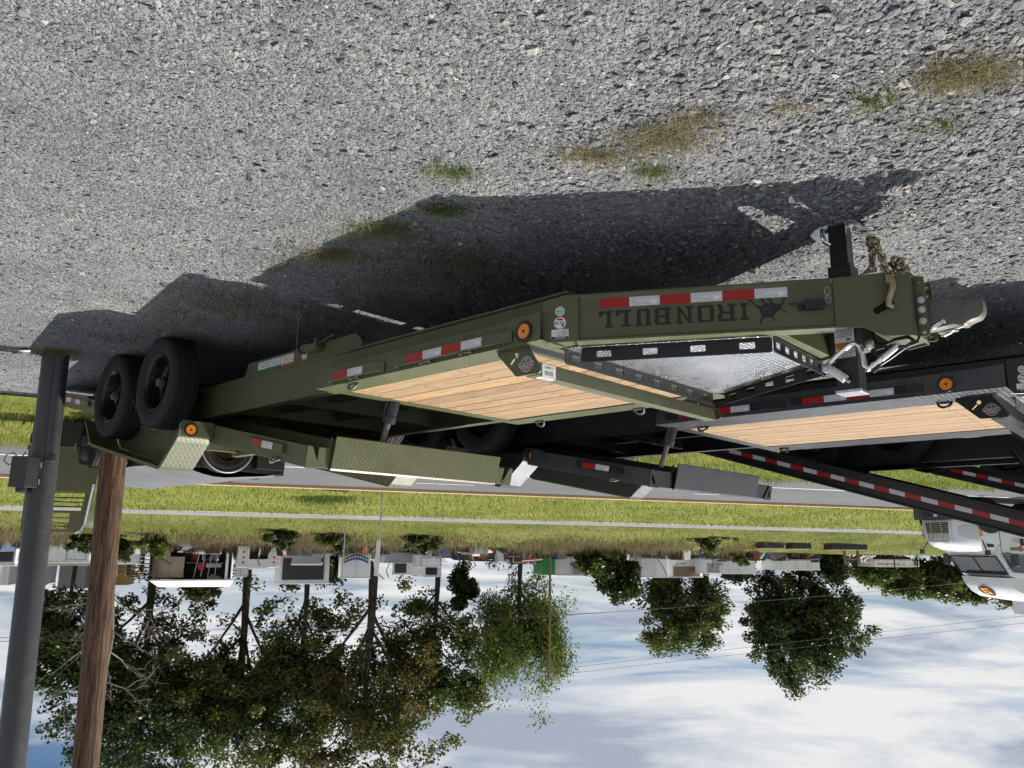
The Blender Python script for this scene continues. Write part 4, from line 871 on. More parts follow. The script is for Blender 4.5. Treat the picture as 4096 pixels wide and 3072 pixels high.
        # apron side gussets
        mb = TL(); mb.sheet([(-.14, -.06), (-.01, -.235), (-.01, -.004), (-.14, -.004)], [], .006, lambda u, v, w_: (u, sg * (.835 + w_), v)); B('apron_gusset', mb)
        # fender
        prf = [(-1.485, .822), (-1.525, .932), (-1.56, .965), (-1.79, 1.150), (-1.84, 1.172), (-3.40, .868), (-3.45, .84), (-3.66, .600)]
        mb = MB(); th = .005
        ring = lambda l: [(s, sg * l, z) for s, z in prf] + [(s - .003, sg * l, z - th) for s, z in prf[::-1]]
        mb.loft([ring(1.0305), ring(1.295)]); fd = B('fender', mb, T_, root, 0)
        mb = MB(); lip = lambda l: [(s, sg * l, z + .0008) for s, z in prf] + [(s + (.030 if s > -2 else (.0 if s > -3.4 else -.0)) * -1 * (1 if s > -1.83 else 0) + (.022 if s < -3.44 else 0), sg * l, z - (.026 if -3.42 < s < -1.6 else .006)) for s, z in prf[::-1]]
        mb.loft([lip(1.2955), lip(1.3005)]); B('fender_lip', mb, P_, fd, 0)
        mb = MB(); mb.loft([[(s, sg * l, z) for s, z in ((-1.50, .83), (-1.535, .93), (-1.80, 1.145), (-1.85, 1.16), (-3.39, .862), (-3.63, .61), (-3.60, .57), (-2.7, .74))] for l in (1.0300, 1.0335)]); B('fender_inner_plate', mb, P_, fd, 0)
        mb = MB(); mb.box(-1.492, -1.484, sg * 1.036, sg * 1.2945, .800, .9265); fp = B('fender_front_plate', mb, P_, root, .002)
        if sg > 0:
            lamp(root, 0, 0, 0, lambda u, v, w_: (-1.484 + w_, 1.222 + u, .876 + v))
            mb = MB(); mb.sheet([(0, 0), (.07, 0), (.07, .11), (0, .11)], [], .0008, lambda u, v, w_: (-2.06 - u, 1.0345 + w_, .93 + v)); o = mb.build('tyre_sticker', M['sticker_white'], root)
            t_ = MB(); [t_.add([(-2.066, 1.0362, .94 + k * .016), (-2.122, 1.0362, .94 + k * .016), (-2.122, 1.0362, .948 + k * .016), (-2.066, 1.0362, .948 + k * .016)], [(0, 1, 2, 3)]) for k in range(6)]; t_.build('sticker_lettering', M['ink_grey'], o)['kind'] = 'stuff'
        # rub rail, tape and rings on the raised deck
        TL2 = lambda: MB(lambda a, b, c: tilt(a, b + math.copysign(DW - 1.03, b), c)); mb = TL2(); mb.box(-.80, -.28, sg * 1.052, sg * 1.058, -.128, -.066); mb.box(-.80, -.794, sg * 1.0302, sg * 1.052, -.128, -.066); mb.box(-.286, -.28, sg * 1.0302, sg * 1.052, -.128, -.066); B('rub_rail', mb)
        tape_run(root, lambda u, v, w_: tilt(u, sg * (DW + .0284 + w_), v), -.72, -.122, 2, True)
        mb = TL2(); mb.box(-5.3, -4.35, sg * 1.052, sg * 1.058, -.128, -.066); mb.box(-5.3, -5.294, sg * 1.0302, sg * 1.052, -.128, -.066); B('rub_rail', mb)
        tape_run(root, lambda u, v, w_: tilt(u, sg * (DW + .0284 + w_), v), -5.22, -.122, 4, True, printed=False)
        d_ring(root, tilt(-.36, sg * (DW + .005), -.02), (CT, 0, ST), (0, sg * .8, .5), m_='cast_steel')
    for u in np.arange(-.25, -5.6, -.62):
        mb = TL(); mb.box(u - .03, u + .03, -DW + .03, DW - .03, -.135, -.052); B('tilt_cross_member', mb)
    for i in range(11):
        l1 = 1.0 - i * 2.0 / 11
        mb = TL(); mb.box(-5.6, -.02, l1 - 2.0 / 11 + .003, l1 - .003, -.049, -.005); B('deck_board', mb, M['pine'], root, .002)
    mb = TL(); mb.loft([[(u, l, v) for u, v in ((.0, .004), (.014, .002), (.022, -.012), (.034, -.236), (.030, -.242), (.022, -.238), (.008, -.016), (.0, -.004))] for l in (-.83, .83)]); B('front_apron', mb, T_, root, 0)
    mb = TL(); mb.box(-.020, -.004, -DW + .096, DW - .096, -.150, -.006); B('tilt_front_beam', mb)
    mb = TL(); mb.box(-5.69, -5.662, -1.03, 1.03, -.155, -.002); B('tilt_rear_beam', mb)
    for l in (cyl,):
        mb = MB(); mb.tube([(.06, l, .50), (-.075, l, .835)], .050, 16); mb.tube([(-.058, l, .80), (-.080, l, .845)], .056, 16); c_ = B('lift_cylinder', mb, M['black_paint'], root, 0)
        mb = MB(); mb.tube([(-.07, l, .825), (-.135, l, .995), (-.15, l, 1.04)], .024, 12); mb.build('cylinder_rod', M['cast_steel'], c_)
        mb = MB(); mb.tube([(.04, l + .06, .56), (.0, l + .062, .66), (-.06, l + .06, .80), (-.06, l + .045, .82)], .011, 8); mb.build('hydraulic_hose', M['cable'], c_)
    return root
tilt_trailer('olive green tilt-deck trailer in front, coupler box and jack nearest', 'equipment trailers parked side by side', 'olive', 'olive_tread', ORG, 0.0, False, 1.880, 1.03, .37)
o2 = ORG + FW * .915 + LT * -3.035
tilt_trailer('black tilt-deck trailer with pale board deck right behind the olive one', 'equipment trailers parked side by side', 'black_paint', 'black_tread', o2, .60, True, 2.244, 1.235, .98)

# third and fourth: black deck-over tilt trailers further back
def deckover(label, org, u0):
    root = empty('equipment_trailer', (org[0], org[1], 0), TROT); tag(root, label, 'trailer', 'equipment trailers parked side by side')
    P_ = M['black_paint']; B = lambda nm, mb, m_=P_, par=root, bev=.003: mb.build(nm, m_, par, bevel=bev)
    sl = .308; f = lambda u, l, v: (u, l, .576 + sl * u + v)
    for l in (0, -2.45):
        mb = MB(f); pr = [(-.02, -.125), (.05, -.125), (.05, -.105), (.015, -.10), (.015, .10), (.05, .105), (.05, .125), (-.02, .125)]
        mb.loft([[(u, l + a * (1 if l == 0 else -1), v) for a, v in pr] for u in (u0 if l == 0 else u0 + .9, 4.3)]); B('deck_side_rail', mb)
    tape_run(root, lambda u, v, w_: f(u, .0155 + w_, v), u0 + .25, -.025, int((3.8 - u0) / .1535), True, printed=False)
    for u in np.arange(u0 + 1.0, 4.3, .6):
        mb = MB(f); mb.box(u - .03, u + .03, -2.43, -.03, -.10, .07); B('cross_member', mb)
    for i in range(12):
        mb = MB(f); mb.box(u0 + .9, 4.3, -.03 - i * .2 - .195, -.03 - i * .2, .075, .118); B('deck_board', mb, M['pine'], root, .002)
    for l in (-.85, -1.6):
        mb = MB(); mb.box(u0 + 1.0, 5.4, l - .05, l + .05, .52, .76); B('frame_rail', mb)
    for s in (1.0, 3.2, 5.2):
        mb = MB(); mb.box(s - .04, s + .04, -1.55, -.90, .55, .72); B('frame_cross_member', mb)
    mb = MB(); mb.tube([(2.9, -.55, .70), (3.35, -.55, 1.55)], .05, 12); B('lift_cylinder', mb, bev=0)
    for s in (1.75, .78):
        mb = MB(); mb.tube([(s, -.55, .40), (s, -1.9, .40)], .05, 10); B('axle', mb, bev=0)
        wheel(root, s, -.58, 1); wheel(root, s, -1.87, -1)
    mb = MB(); mb.hexa([(5.3, -.95, .52), (6.9, -1.20, .52), (6.9, -1.30, .52), (5.3, -1.5, .52), (5.3, -.95, .72), (6.9, -1.20, .72), (6.9, -1.30, .72), (5.3, -1.5, .72)]); B('tongue_beam', mb)
    mb = MB(); mb.box(6.3, 6.4, -1.3, -1.2, .02, .95); B('jack', mb)
    return root
q = ORG + LT * -5.0; deckover('black deck-over trailer with a long raised rail of red and white tape', q, -.75)
q = ORG + LT * -8.6 + FW * 1.44; deckover('rearmost black deck-over trailer, mostly hidden behind the taped rail', q, -.1)

# ------------------------------------------------------------------ posts by the lot
mat('post_grey', (0.040, 0.043, 0.047), 0.42, var=0.12, vscale=5, bump=0.08, bscale=80, dirt=((0.2, 0.19, 0.17), 0.25))
mat('box_grey', (0.022, 0.024, 0.027), 0.45, var=0.1)
mat('glass_dark', (0.02, 0.024, 0.026), 0.04, spec=0.8)
root = empty('steel_post', (4.366, 7.121, 0)); tag(root, 'dark grey round steel post with a black equipment box strapped on', 'post')
ld = Vector((-.073, .021, 3.669)).normalized(); top = ld * 6.4
mb = MB(); mb.tube([(-ld * .15), ld * 2, ld * 4, top], .115, 28); mb.build('post', M['post_grey'], root)
mb = MB(); off = Vector((-.095, -.075, 0)); mb.tube([off, off + ld * .5, off + ld * 1.0], .045, 14); mb.build('conduit', M['post_grey'], root)
mb = MB(); mb.tube([off + ld * .98, off + ld * 1.03], .052, 14); mb.build('conduit_collar', M['box_grey'], root)
bx = empty('t'); bpy.data.objects.remove(bx)
def PBX(x, y, z): # local box frame turned to face the lot
    v = Matrix.Rotation(R(18), 3, 'Z') @ Vector((x, y, 0)); return (v.x + .055, v.y - .135, z)
mb = MB(PBX); mb.hexa([(-.10, -.075, 1.00), (.095, -.075, 1.00), (.095, .06, 1.00), (-.10, .06, 1.00), (-.10, -.075, 1.28), (.095, -.075, 1.275), (.095, .06, 1.275), (-.10, .06, 1.28)]); eb = mb.build('equipment_box', M['box_grey'], root, bevel=.006)
mb = MB(PBX); mb.box(-.105, .10, .06, .10, 1.05, 1.10); mb.box(-.105, .10, .06, .10, 1.2, 1.25); mb.build('strap', M['zinc'], root)
mb = MB(PBX); mb.lathe([(1.28, .05), (1.30, .052), (1.318, .046), (1.326, .03), (1.328, .002)], 20, (0.0, -.01, 0), 'z'); mb.build('sensor_cap', M['black_plastic'], eb)
mb = MB(PBX); mb.tube([(.06, -.05, 1.0), (.10, -.06, .965), (.17, -.07, .985), (.19, -.07, 1.04), (.14, -.06, 1.075), (.09, -.06, 1.06)], .005, 6); mb.tube([(.0, -.05, 1.0), (-.03, -.06, .985), (-.05, -.06, .96)], .005, 6); mb.build('cable_loop', M['cable'], eb)

root = empty('utility_pole', (5.21, 9.968, -.02)); tag(root, 'weathered brown wooden utility pole behind the olive trailer fender', 'pole')
mb = MB(); rings = []
for i in range(26):
    z = i * .36; rr = .158 - .0028 * z; ring = []
    for j in range(40):
        t_ = 2 * PI * j / 40; k = 1 + .02 * math.sin(3 * t_ + z * .4) + .018 * math.sin(17 * t_ + z * .15) + .012 * math.sin(11 * t_ - z * .3)
        ring.append((-.0231 * z + math.cos(t_) * rr * k, .0064 * z + math.sin(t_) * rr * k, z - .15))
    rings.append(ring)
mb.loft(rings, smooth=True); mb.build('pole', M['pole_wood'], root)
mb = MB(); mb.sheet(circ(0, 0, .018, 10), [], .006, lambda u, v, w_: (-.09 + u, -.145 - w_, 2.95 + v)); mb.build('pole_tag', M['box_grey'], root)
mb = MB(); mb.tube([(-.16, -.04, 3.05), (-.19, -.06, 3.03)], .012, 6); mb.build('bolt', M['hub_rust'], root)

# ------------------------------------------------------------------ trailers parked behind
mat('olive_gloss', (0.098, 0.098, 0.032), 0.14, var=0.08, vscale=2, coat=0.5)
XR = -DH; RROT = math.atan2(XR[1], XR[0])
q = np.array([6.30, 11.74]); root = empty('dump_trailer', (q[0], q[1], float(gz(*q))), RROT); tag(root, 'glossy olive dump trailer with slatted headboard between the two posts', 'trailer')
OG = M['olive_gloss']; zo = float(gz(*q)); B = lambda nm, mb, m_=OG, par=None, bev=.004: mb.build(nm, m_, par or root, bevel=bev)
mb = MB(); mb.add([(0, 0, .50), (.98, 0, .50), (.98, 0, 1.12), (.055, 0, 1.12), (0, .03, .50), (.98, .03, .50), (.98, .03, 1.12), (.055, .03, 1.12)], [(0, 1, 2, 3), (7, 6, 5, 4), (0, 4, 5, 1), (1, 5, 6, 2), (2, 6, 7, 3), (3, 7, 4, 0)]); B('front_wall', mb)
mb = MB(); mb.box(-.02, 1.0, -.04, .032, .44, .515); B('lower_rail', mb)
hp = [(.060, 1.123), (.96, 1.123), (.96, 1.72), (.20, 1.72), (.15, 1.70), (.125, 1.64)]
mb = MB(); mb.sheet(hp, [[(.155, 1.14), (.76, 1.14), (.76, 1.40), (.185, 1.40)], [(.33, 1.44), (.74, 1.44), (.74, 1.68), (.33, 1.68)]], .03, lambda u, v, w_: (u, w_, v)); B('headboard', mb, OG)
for z in (1.20, 1.265, 1.335): mb = MB(); mb.box(.15, .77, .004, .026, z, z + .018); B('slat', mb, M['box_grey'], None, .002)
for z in (1.50, 1.58): mb = MB(); mb.box(.32, .75, .004, .026, z, z + .018); B('slat', mb, OG, None, .002)
mb = MB(); mb.loft([[(x, y, z) for x, z in ((0, .50), (.055, 1.12), (.125, 1.64), (.16, 1.71), (.20, 1.73))] + [(x - .012, y, z + .006) for x, z in ((.20, 1.73), (.15, 1.715), (.113, 1.64), (.043, 1.12), (-.012, .50))] for y in (-.01, .9)]); B('side_wall', mb, M['olive_gloss'])
mb = MB(); mb.tube([(.05, -.02, 1.0), (.11, -.02, 1.60), (.15, -.02, 1.695), (.22, -.02, 1.735)], .018, 10); B('corner_tube', mb, M['chrome'], None, 0)
mb = MB(); mb.box(.98, 1.0, .03, .9, .5, 1.12); B('far_wall', mb)
mb = MB(); mb.box(0, 1.0, .032, .9, .46, .50); B('bed_floor', mb, M['black_paint'])
for x in (.12, .80): mb = MB(); mb.box(x, x + .1, -.3, .9, .30, .44); B('frame_rail', mb, M['black_paint'])
mb = MB(); mb.box(.02, .98, .02, .88, .05, .43); B('underbody_shade_fill', mb, M['black_paint'])  # solid black block filling in the shade around the frame below the bed
for x in (.10, .35, .70): mb = MB(); mb.cyl((x, -.05, .40), (x, -.05, .50), .012, 8); B('bolt', mb, M['zinc'], None, 0)
for x in (.18, .80): wheel(root, x, .25, 1).rotation_euler = (0, 0, PI / 2)

q = np.array([3.55, 11.99]); root = empty('tarped_trailer', (q[0], q[1], float(gz(*q))), math.atan2(LT[1], LT[0])); tag(root, 'low black trailer with grey mesh tarp and spare wheel behind the raised fender', 'trailer')
mat('mesh_tarp', (0.12, 0.125, 0.135), 0.75, var=0.15, vscale=3, bump=0.6, bscale=90)
B = lambda nm, mb, m_=M['black_paint'], par=None, bev=.006: mb.build(nm, m_, par or root, bevel=bev)
Lw = 1.95
mb = MB(); mb.hexa([(0, 0, .26), (Lw, 0, .26), (Lw, 3.2, .26), (0, 3.2, .26), (0, 0, .81), (Lw, 0, .76), (Lw, 3.2, .76), (0, 3.2, .81)]); B('body', mb)
mb = MB(); rings = []
for i in range(13):
    x = Lw * i / 12; hgt = .80 - .03 * i / 12 + .14 * math.sin(PI * min(1, (i / 12) * 1.02)) ** 1.2
    rings.append([(x, y, hgt - .03 * (y < .05) + .012 * math.sin(x * 7 + y * 3)) for y in (-.01, .25, .8, 1.6, 2.4, 3.2)])
mb.loft(rings, closed=False, caps=False, smooth=True); mb.build('tarp', M['mesh_tarp'], root)
mb = MB(); mb.box(.05, .52, -.10, -.003, .36, .74); tb = B('toolbox', mb)
mb = MB(); mb.sheet(rrect(.25, .50, .33, .64, .02), [], .012, lambda u, v, w_: (u, -.101 - w_, v)); la = B('paddle_latch', mb, M['zinc'], tb, .003)
mb = MB(); mb.sheet(circ(.29, .57, .022, 12), [], .004, lambda u, v, w_: (u, -.1135 - w_, v)); B('latch_paddle', mb, M['black_plastic'], la, 0)
wheel(root, 1.06, -.11, 1, .44).rotation_euler = (0, 0, PI)
mb = MB(); mb.tube([(1.06 + .405 * math.cos(t_), -.225, .44 + .405 * math.sin(t_)) for t_ in np.linspace(0, 2 * PI, 40)], .012, 8); B('spare_wheel_ring', mb, M['zinc'], None, 0)
mb = MB(); mb.tube([(1.3, .1, .84), (1.65, .12, .80), (1.9, .1, .78)], .015, 6); B('tarp_bar', mb, M['black_plastic'], None, 0)
for y in (1.2, 2.1):
    wheel(root, -.12, y, 1, .40).rotation_euler = (0, 0, PI / 2); wheel(root, Lw + .12, y, 1, .40).rotation_euler = (0, 0, -PI / 2)

# litter by the post
mat('litter', (0.62, 0.64, 0.66), 0.5, var=0.1)
mb = MB(); mb.add([(0, 0, 0), (.10, -.02, .012), (.13, .05, .0), (.03, .06, .018), (.06, .03, .03), (0, 0, .004), (.10, -.02, .016), (.13, .05, .004), (.03, .06, .022), (.06, .03, .034)], [(0, 1, 4), (1, 2, 4), (2, 3, 4), (3, 0, 4), (6, 5, 9), (7, 6, 9), (8, 7, 9), (5, 8, 9), (0, 5, 6, 1), (1, 6, 7, 2), (2, 7, 8, 3), (3, 8, 5, 0)])
o = mb.build('paper_scrap', M['litter']); o.location = (4.45, 6.86, float(gz(4.45, 6.86)) + .022); tag(o, 'crumpled white paper scrap on the gravel beside the steel post', 'litter')

# ------------------------------------------------------------------ truck on the road
mat('truck_white', (0.74, 0.75, 0.76), 0.22, coat=0.5, var=0.03, vscale=2)
mat('truck_grey', (0.05, 0.052, 0.056), 0.5); mat('truck_glass', (0.028, 0.038, 0.040), 0.05, spec=0.9, coat=0.5); mat('lamp_clear', (0.55, 0.57, 0.58), 0.12, coat=0.8)
mat('logo_red', (0.25, 0.01, 0.015), 0.35); mat('logo_yellow', (0.72, 0.42, 0.03), 0.35)
pq = road(21.5, 22.0); root = empty('truck', (pq[0], pq[1], float(gz(*pq)) + .004), RROT); tag(root, 'white tractor truck with chrome grille driving on the road', 'truck')
Bt = lambda nm, mb, m_, par=None, bev=.015: mb.build(nm, M[m_], par or root, bevel=bev)
def ringyz(x, hb, ht, zb, zt, r=.12):
    return [(x, y, z) for y, z in ((-hb, zb), (-hb, zb + (zt - zb) * .55), (-ht - .04, zt - r), (-ht + r * .6, zt - .02), (-ht * .5, zt + .015), (0, zt + .03), (ht * .5, zt + .015), (ht - r * .6, zt - .02), (ht + .04, zt - r), (hb, zb + (zt - zb) * .55), (hb, zb))]
mb = MB(); mb.loft([ringyz(-.06, .64, .50, .74, 1.46), ringyz(-.22, .86, .66, .74, 1.58), ringyz(-.5, 1.10, .78, .78, 1.68), ringyz(-.9, 1.20, .86, .86, 1.78), ringyz(-1.36, 1.20, .95, .92, 1.90)], smooth=True); hd = mb.build('hood', M['truck_white'], root, smooth_angle=50)
TX = lambda x, y, z: (x + .42, y * .92, z if z < 1.5 else 1.5 + (z - 1.5) * .80)
mb = MB(TX); mb.loft([[(x, y, z) for y, z in ((-1.2, .95), (-1.22, 1.9), (-1.16, zt - .1), (-1.08, zt), (0, zt + .03), (1.08, zt), (1.16, zt - .1), (1.22, 1.9), (1.2, .95))] for x, zt in ((-1.785, 2.02), (-1.83, 2.08), (-2.28, 2.80), (-2.42, 2.92), (-2.7, 2.97), (-3.62, 2.97))], smooth=True); cb = mb.build('cab', M['truck_white'], root, smooth_angle=40)
mb = MB(TX); mb.loft([[(x, y, z) for y, z in ((-hw, 2.955), (-hw, zt - .22), (-hw + .14, zt - .05), (0, zt), (hw - .14, zt - .05), (hw, zt - .22), (hw, 2.955))] for x, zt, hw in ((-2.12, 3.20, .90), (-2.25, 3.42, .98), (-2.5, 3.66, 1.04), (-2.9, 3.88, 1.08), (-3.7, 4.02, 1.1))], smooth=True); fr = mb.build('roof_fairing', M['truck_white'], root, smooth_angle=40)
mb = MB(); mb.loft([[(x, y, z) for y, z in ((-hw, .30), (-hw, .72), (hw, .72), (hw, .30))] for x, hw in ((.04, .70), (-.06, 1.05), (-.22, 1.20), (-.70, 1.22))]); Bt('bumper', mb, 'truck_grey')
mb = MB(); mb.box(.045, .06, -.55, .55, .40, .62); Bt('bumper_intake', mb, 'black_plastic', None, .01)
mb = MB(); mb.box(.062, .07, -.14, .02, .52, .63); Bt('licence_plate', mb, 'sticker_white', None, .002)
mb = MB(); gp = [(-.58, .78), (.58, .78), (.52, 1.44), (.40, 1.50), (-.40, 1.50), (-.52, 1.44)]; gi = [(-.51, .82), (.51, .82), (.455, 1.40), (.37, 1.44), (-.37, 1.44), (-.455, 1.40)]
mb.sheet(gp, [gi], .07, lambda u, v, w_: (-.06 + w_ - (v - .78) * .06, u, v)); g_ = Bt('grille_frame', mb, 'chrome', None, .008)
mb = MB(); mb.sheet(gi, [], .01, lambda u, v, w_: (-.045 + w_ - (v - .78) * .06, u, v)); Bt('grille_mesh', mb, 'black_plastic', g_, 0)
for k in range(9): z = .87 + k * .06; hw = .505 - (z - .82) * .09; mb = MB(); mb.box(-.028 - (z - .78) * .06, -.008 - (z - .78) * .06, -hw, hw, z - .008, z + .008); Bt('grille_bar', mb, 'steel', g_, .002)
for y in (-.17, .27): mb = MB(); mb.hexa([(-.02, y - .012, .82), (.0, y - .012, .82), (.0, y + .012, .82), (-.02, y + .012, .82), (-.06, y - .012, 1.43), (-.04, y - .012, 1.43), (-.04, y + .012, 1.43), (-.06, y + .012, 1.43)]); Bt('grille_bar', mb, 'steel', g_, .002)
for sg in (1, -1):
    mb = MB(); mb.loft([[(x, sg * y, z) for x, y, z in r] for r in ([(-.115, .72, .98), (-.14, .80, 1.20), (-.16, .74, 1.30)], [(-.26, .98, .96), (-.30, 1.00, 1.24), (-.32, .93, 1.36)], [(-.48, 1.115, .98), (-.52, 1.115, 1.26), (-.54, 1.07, 1.40)], [(-.72, 1.165, 1.12), (-.74, 1.165, 1.25), (-.75, 1.15, 1.33)])], closed=False, caps=False, smooth=True); h_ = mb.build('headlight', M['lamp_clear'], root)
    mb = MB(); mb.loft([[(x, sg * (y + .012), z) for x, y, z in r] for r in ([(-.60, 1.14, 1.03), (-.62, 1.14, 1.30)], [(-.70, 1.165, 1.10), (-.72, 1.165, 1.28)])], closed=False, caps=False); Bt('turn_signal', mb, 'amber', h_, 0)
    mb = MB(); mb.lathe([(-.20, .46), (-.17, .52), (.0, .53), (.14, .52), (.17, .46), (.15, .28), (.10, .10), (.10, .002)], 32, (-1.05, sg * 1.03, .525), 'y'); Bt('wheel', mb, 'rubber', None, 0)
    mb = MB(); mb.sheet([(-1.05 + .64 * math.cos(t_), .60 + .60 * math.sin(t_)) for t_ in np.linspace(0, PI, 18)], [], .015, lambda u, v, w_: (u, sg * (1.19 + w_), v)); Bt('wheel_arch', mb, 'black_plastic', None, 0)
    # mirrors
    mb = MB(TX); mb.box(-2.18, -2.06, sg * 1.38, sg * 1.66, 1.98, 2.46); mm = Bt('mirror', mb, 'truck_grey', None, .03)
    mb = MB(TX); mb.tube([(-2.12, sg * 1.20, 2.55), (-2.12, sg * 1.50, 2.50)], .02, 6); mb.tube([(-2.12, sg * 1.2, 1.90), (-2.12, sg * 1.48, 1.97)], .02, 6); mb.build('mirror_arm', M['truck_grey'], mm)
    mb = MB(); mb.box(-.66, -.56, sg * 1.30, sg * 1.48, 1.74, 1.92); hm = Bt('hood_mirror', mb, 'truck_grey', None, .03)
    mb = MB(); mb.tube([(-.72, sg * 1.12, 1.42), (-.62, sg * 1.34, 1.76)], .022, 6); mb.build('mirror_arm', M['truck_grey'], hm)
    mb = MB(TX); mb.sheet([(-1.98, 1.98), (-2.34, 2.60), (-2.42, 2.66), (-2.86, 2.68), (-2.90, 2.62), (-2.90, 2.02)], [], .01, lambda u, v, w_: (u, sg * (1.205 + w_), v)); sw = Bt('side_window', mb, 'truck_glass', None, 0)
    mb = MB(TX); mb.tube([(-1.92, sg * 1.222, 1.94), (-2.33, sg * 1.21, 2.63), (-2.42, sg * 1.20, 2.70), (-2.90, sg * 1.20, 2.71), (-2.94, sg * 1.21, 2.64), (-2.94, sg * 1.225, 1.99), (-1.92, sg * 1.225, 1.94)], .018, 5); mb.build('window_seal', M['black_plastic'], sw)
    mb = MB(TX); mb.tube([(-1.90, sg * 1.212, 1.0), (-1.90, sg * 1.222, 1.9), (-2.32, sg * 1.19, 2.72), (-2.95, sg * 1.19, 2.76), (-2.98, sg * 1.222, 1.9), (-2.98, sg * 1.212, 1.0)], .010, 4); mb.build('door_seam', M['truck_grey'], root)
    mb = MB(TX); mb.box(-2.90, -2.74, sg * 1.215, sg * 1.24, 1.36, 1.62); Bt('door_handle', mb, 'black_plastic', None, .02)
    mb = MB(); mb.box(-1.20, -.95, sg * 1.07, sg * 1.12, 1.55, 1.65); Bt('hood_vent', mb, 'black_plastic', None, .01)
mb = MB(TX); mb.loft([[(x, y, z) for y, z in ((-1.06, zz_), (-.6, zz_ + .012), (0, zz_ + .018), (.6, zz_ + .012), (1.06, zz_))] for x, zz_ in ((-1.796, 2.055), (-1.842, 2.10), (-2.255, 2.765))], closed=False, caps=False, smooth=True); ws = mb.build('windshield', M['truck_glass'], root); ws.location = (.02, 0, .012)
mb = MB(TX); mb.tube([(-1.80, -.02, 2.10), (-2.24, -.02, 2.78)], .014, 5); mb.tube([(-1.78, -1.08, 2.06), (-2.25, -1.06, 2.79), (-2.25, 1.06, 2.79), (-1.78, 1.08, 2.06), (-1.77, 0, 2.08), (-1.78, -1.08, 2.06)], .028, 5); mb.build('windshield_seal', M['black_plastic'], ws)
for y in (-.8, -.22, 0, .22, .8): mb = MB(TX); mb.lathe([(0, .04), (.05, .03), (.07, .002)], 10, (-2.50, y, 2.965), 'z'); Bt('roof_marker', mb, 'amber', None, 0)
# fairing emblem and number
def PF(u, v, w_): z = 3.42 + v; k = np.interp(z, [3.20, 3.42, 3.66, 3.88], [-2.12, -2.25, -2.5, -2.9]); return TX(k + .03 + w_, u, z + w_)
mb = MB(); mb.sheet(circ(.06, .13, .30, 28, .19), [], .006, PF); e_ = Bt('fairing_emblem', mb, 'logo_red', None, 0)
mb = MB(); mb.sheet(circ(.06, .13, .31, 28, .20), [circ(.06, .13, .28, 28, .175)], .006, lambda u, v, w_: PF(u, v, w_ + .004)); Bt('emblem_rim', mb, 'decal_black', e_, 0)
mb = MB(); mb.sheet([(a + .48, b) for a, b in ((-.26, 0), (-.58, 0), (-.58, .055), (-.36, .055), (-.36, .105), (-.54, .105), (-.54, .155), (-.36, .155), (-.36, .205), (-.58, .205), (-.58, .26), (-.26, .26))], [], .006, lambda u, v, w_: PF(u, v, w_ + .010)); Bt('emblem_letter', mb, 'logo_yellow', e_, 0)
mb = MB(); put_text(mb, '61475', .02, -.18, .26, .07, lambda u, v: PF(u - .2, v, .004), .01); mb.build('truck_number', M['decal_black'], root)
PD = lambda u, v, w_=0: TX(-2.92 + u, -1.232 - w_, v)
mb = MB(); mb.sheet([(.24, 1.69), (.62, 1.69), (.62, 1.81), (.24, 1.81)], [], .003, PD); e_ = Bt('door_emblem', mb, 'decal_black', None, 0)
mb = MB(); put_text(mb, 'ESTES', .30, 1.715, .28, .07, lambda u, v: PD(u, v, .004), .02); mb.build('emblem_lettering', M['logo_yellow'], e_)
mb = MB(); mb.sheet(circ(.19, 1.75, .11, 20), [], .003, PD); Bt('emblem_disc', mb, 'logo_red', e_, 0)
mb = MB(); put_text(mb, 'E', .14, 1.695, .10, .11, lambda u, v: PD(u, v, .004), .03); mb.build('emblem_lettering', M['logo_yellow'], e_)
mb = MB()
for k in range(3): put_text(mb, 'IIIIIIIII', .12, 1.46 - k * .06, .4 - .06 * (k == 0), .035, lambda u, v: PD(u, v, .002))
mb.build('door_lettering', M['ink_grey'], root)
mb = MB(TX); mb.box(-1.86, -1.83, -1.232, -1.222, 1.58, 1.66); Bt('side_marker', mb, 'amber', None, 0)
mb = MB(); mb.box(-6.6, -3.0, -.45, .45, .62, .95); Bt('chassis', mb, 'truck_grey')
for x in (-5.1, -6.2):
    for sg in (1, -1): mb = MB(); mb.lathe([(-.30, .44), (-.27, .52), (.27, .52), (.30, .44), (.22, .25), (.15, .002)], 28, (x, sg * .92, .525), 'y'); Bt('wheel', mb, 'rubber', None, 0)
mb = MB(); mb.box(-12.5, -4.35, -1.28, 1.28, 1.15, 4.05); tv = Bt('cargo_box', mb, 'truck_white')
mb = MB(); mb.box(-12.4, -4.6, -1.2, 1.2, 1.0, 1.145); Bt('cargo_box_rail', mb, 'truck_grey', tv)
for x in (-11.2, -12.2): 
    for sg in (1, -1): mb = MB(); mb.lathe([(-.30, .44), (-.27, .52), (.27, .52), (.30, .44), (.15, .002)], 24, (x, sg * .92, .525), 'y'); Bt('wheel', mb, 'rubber', tv, 0)

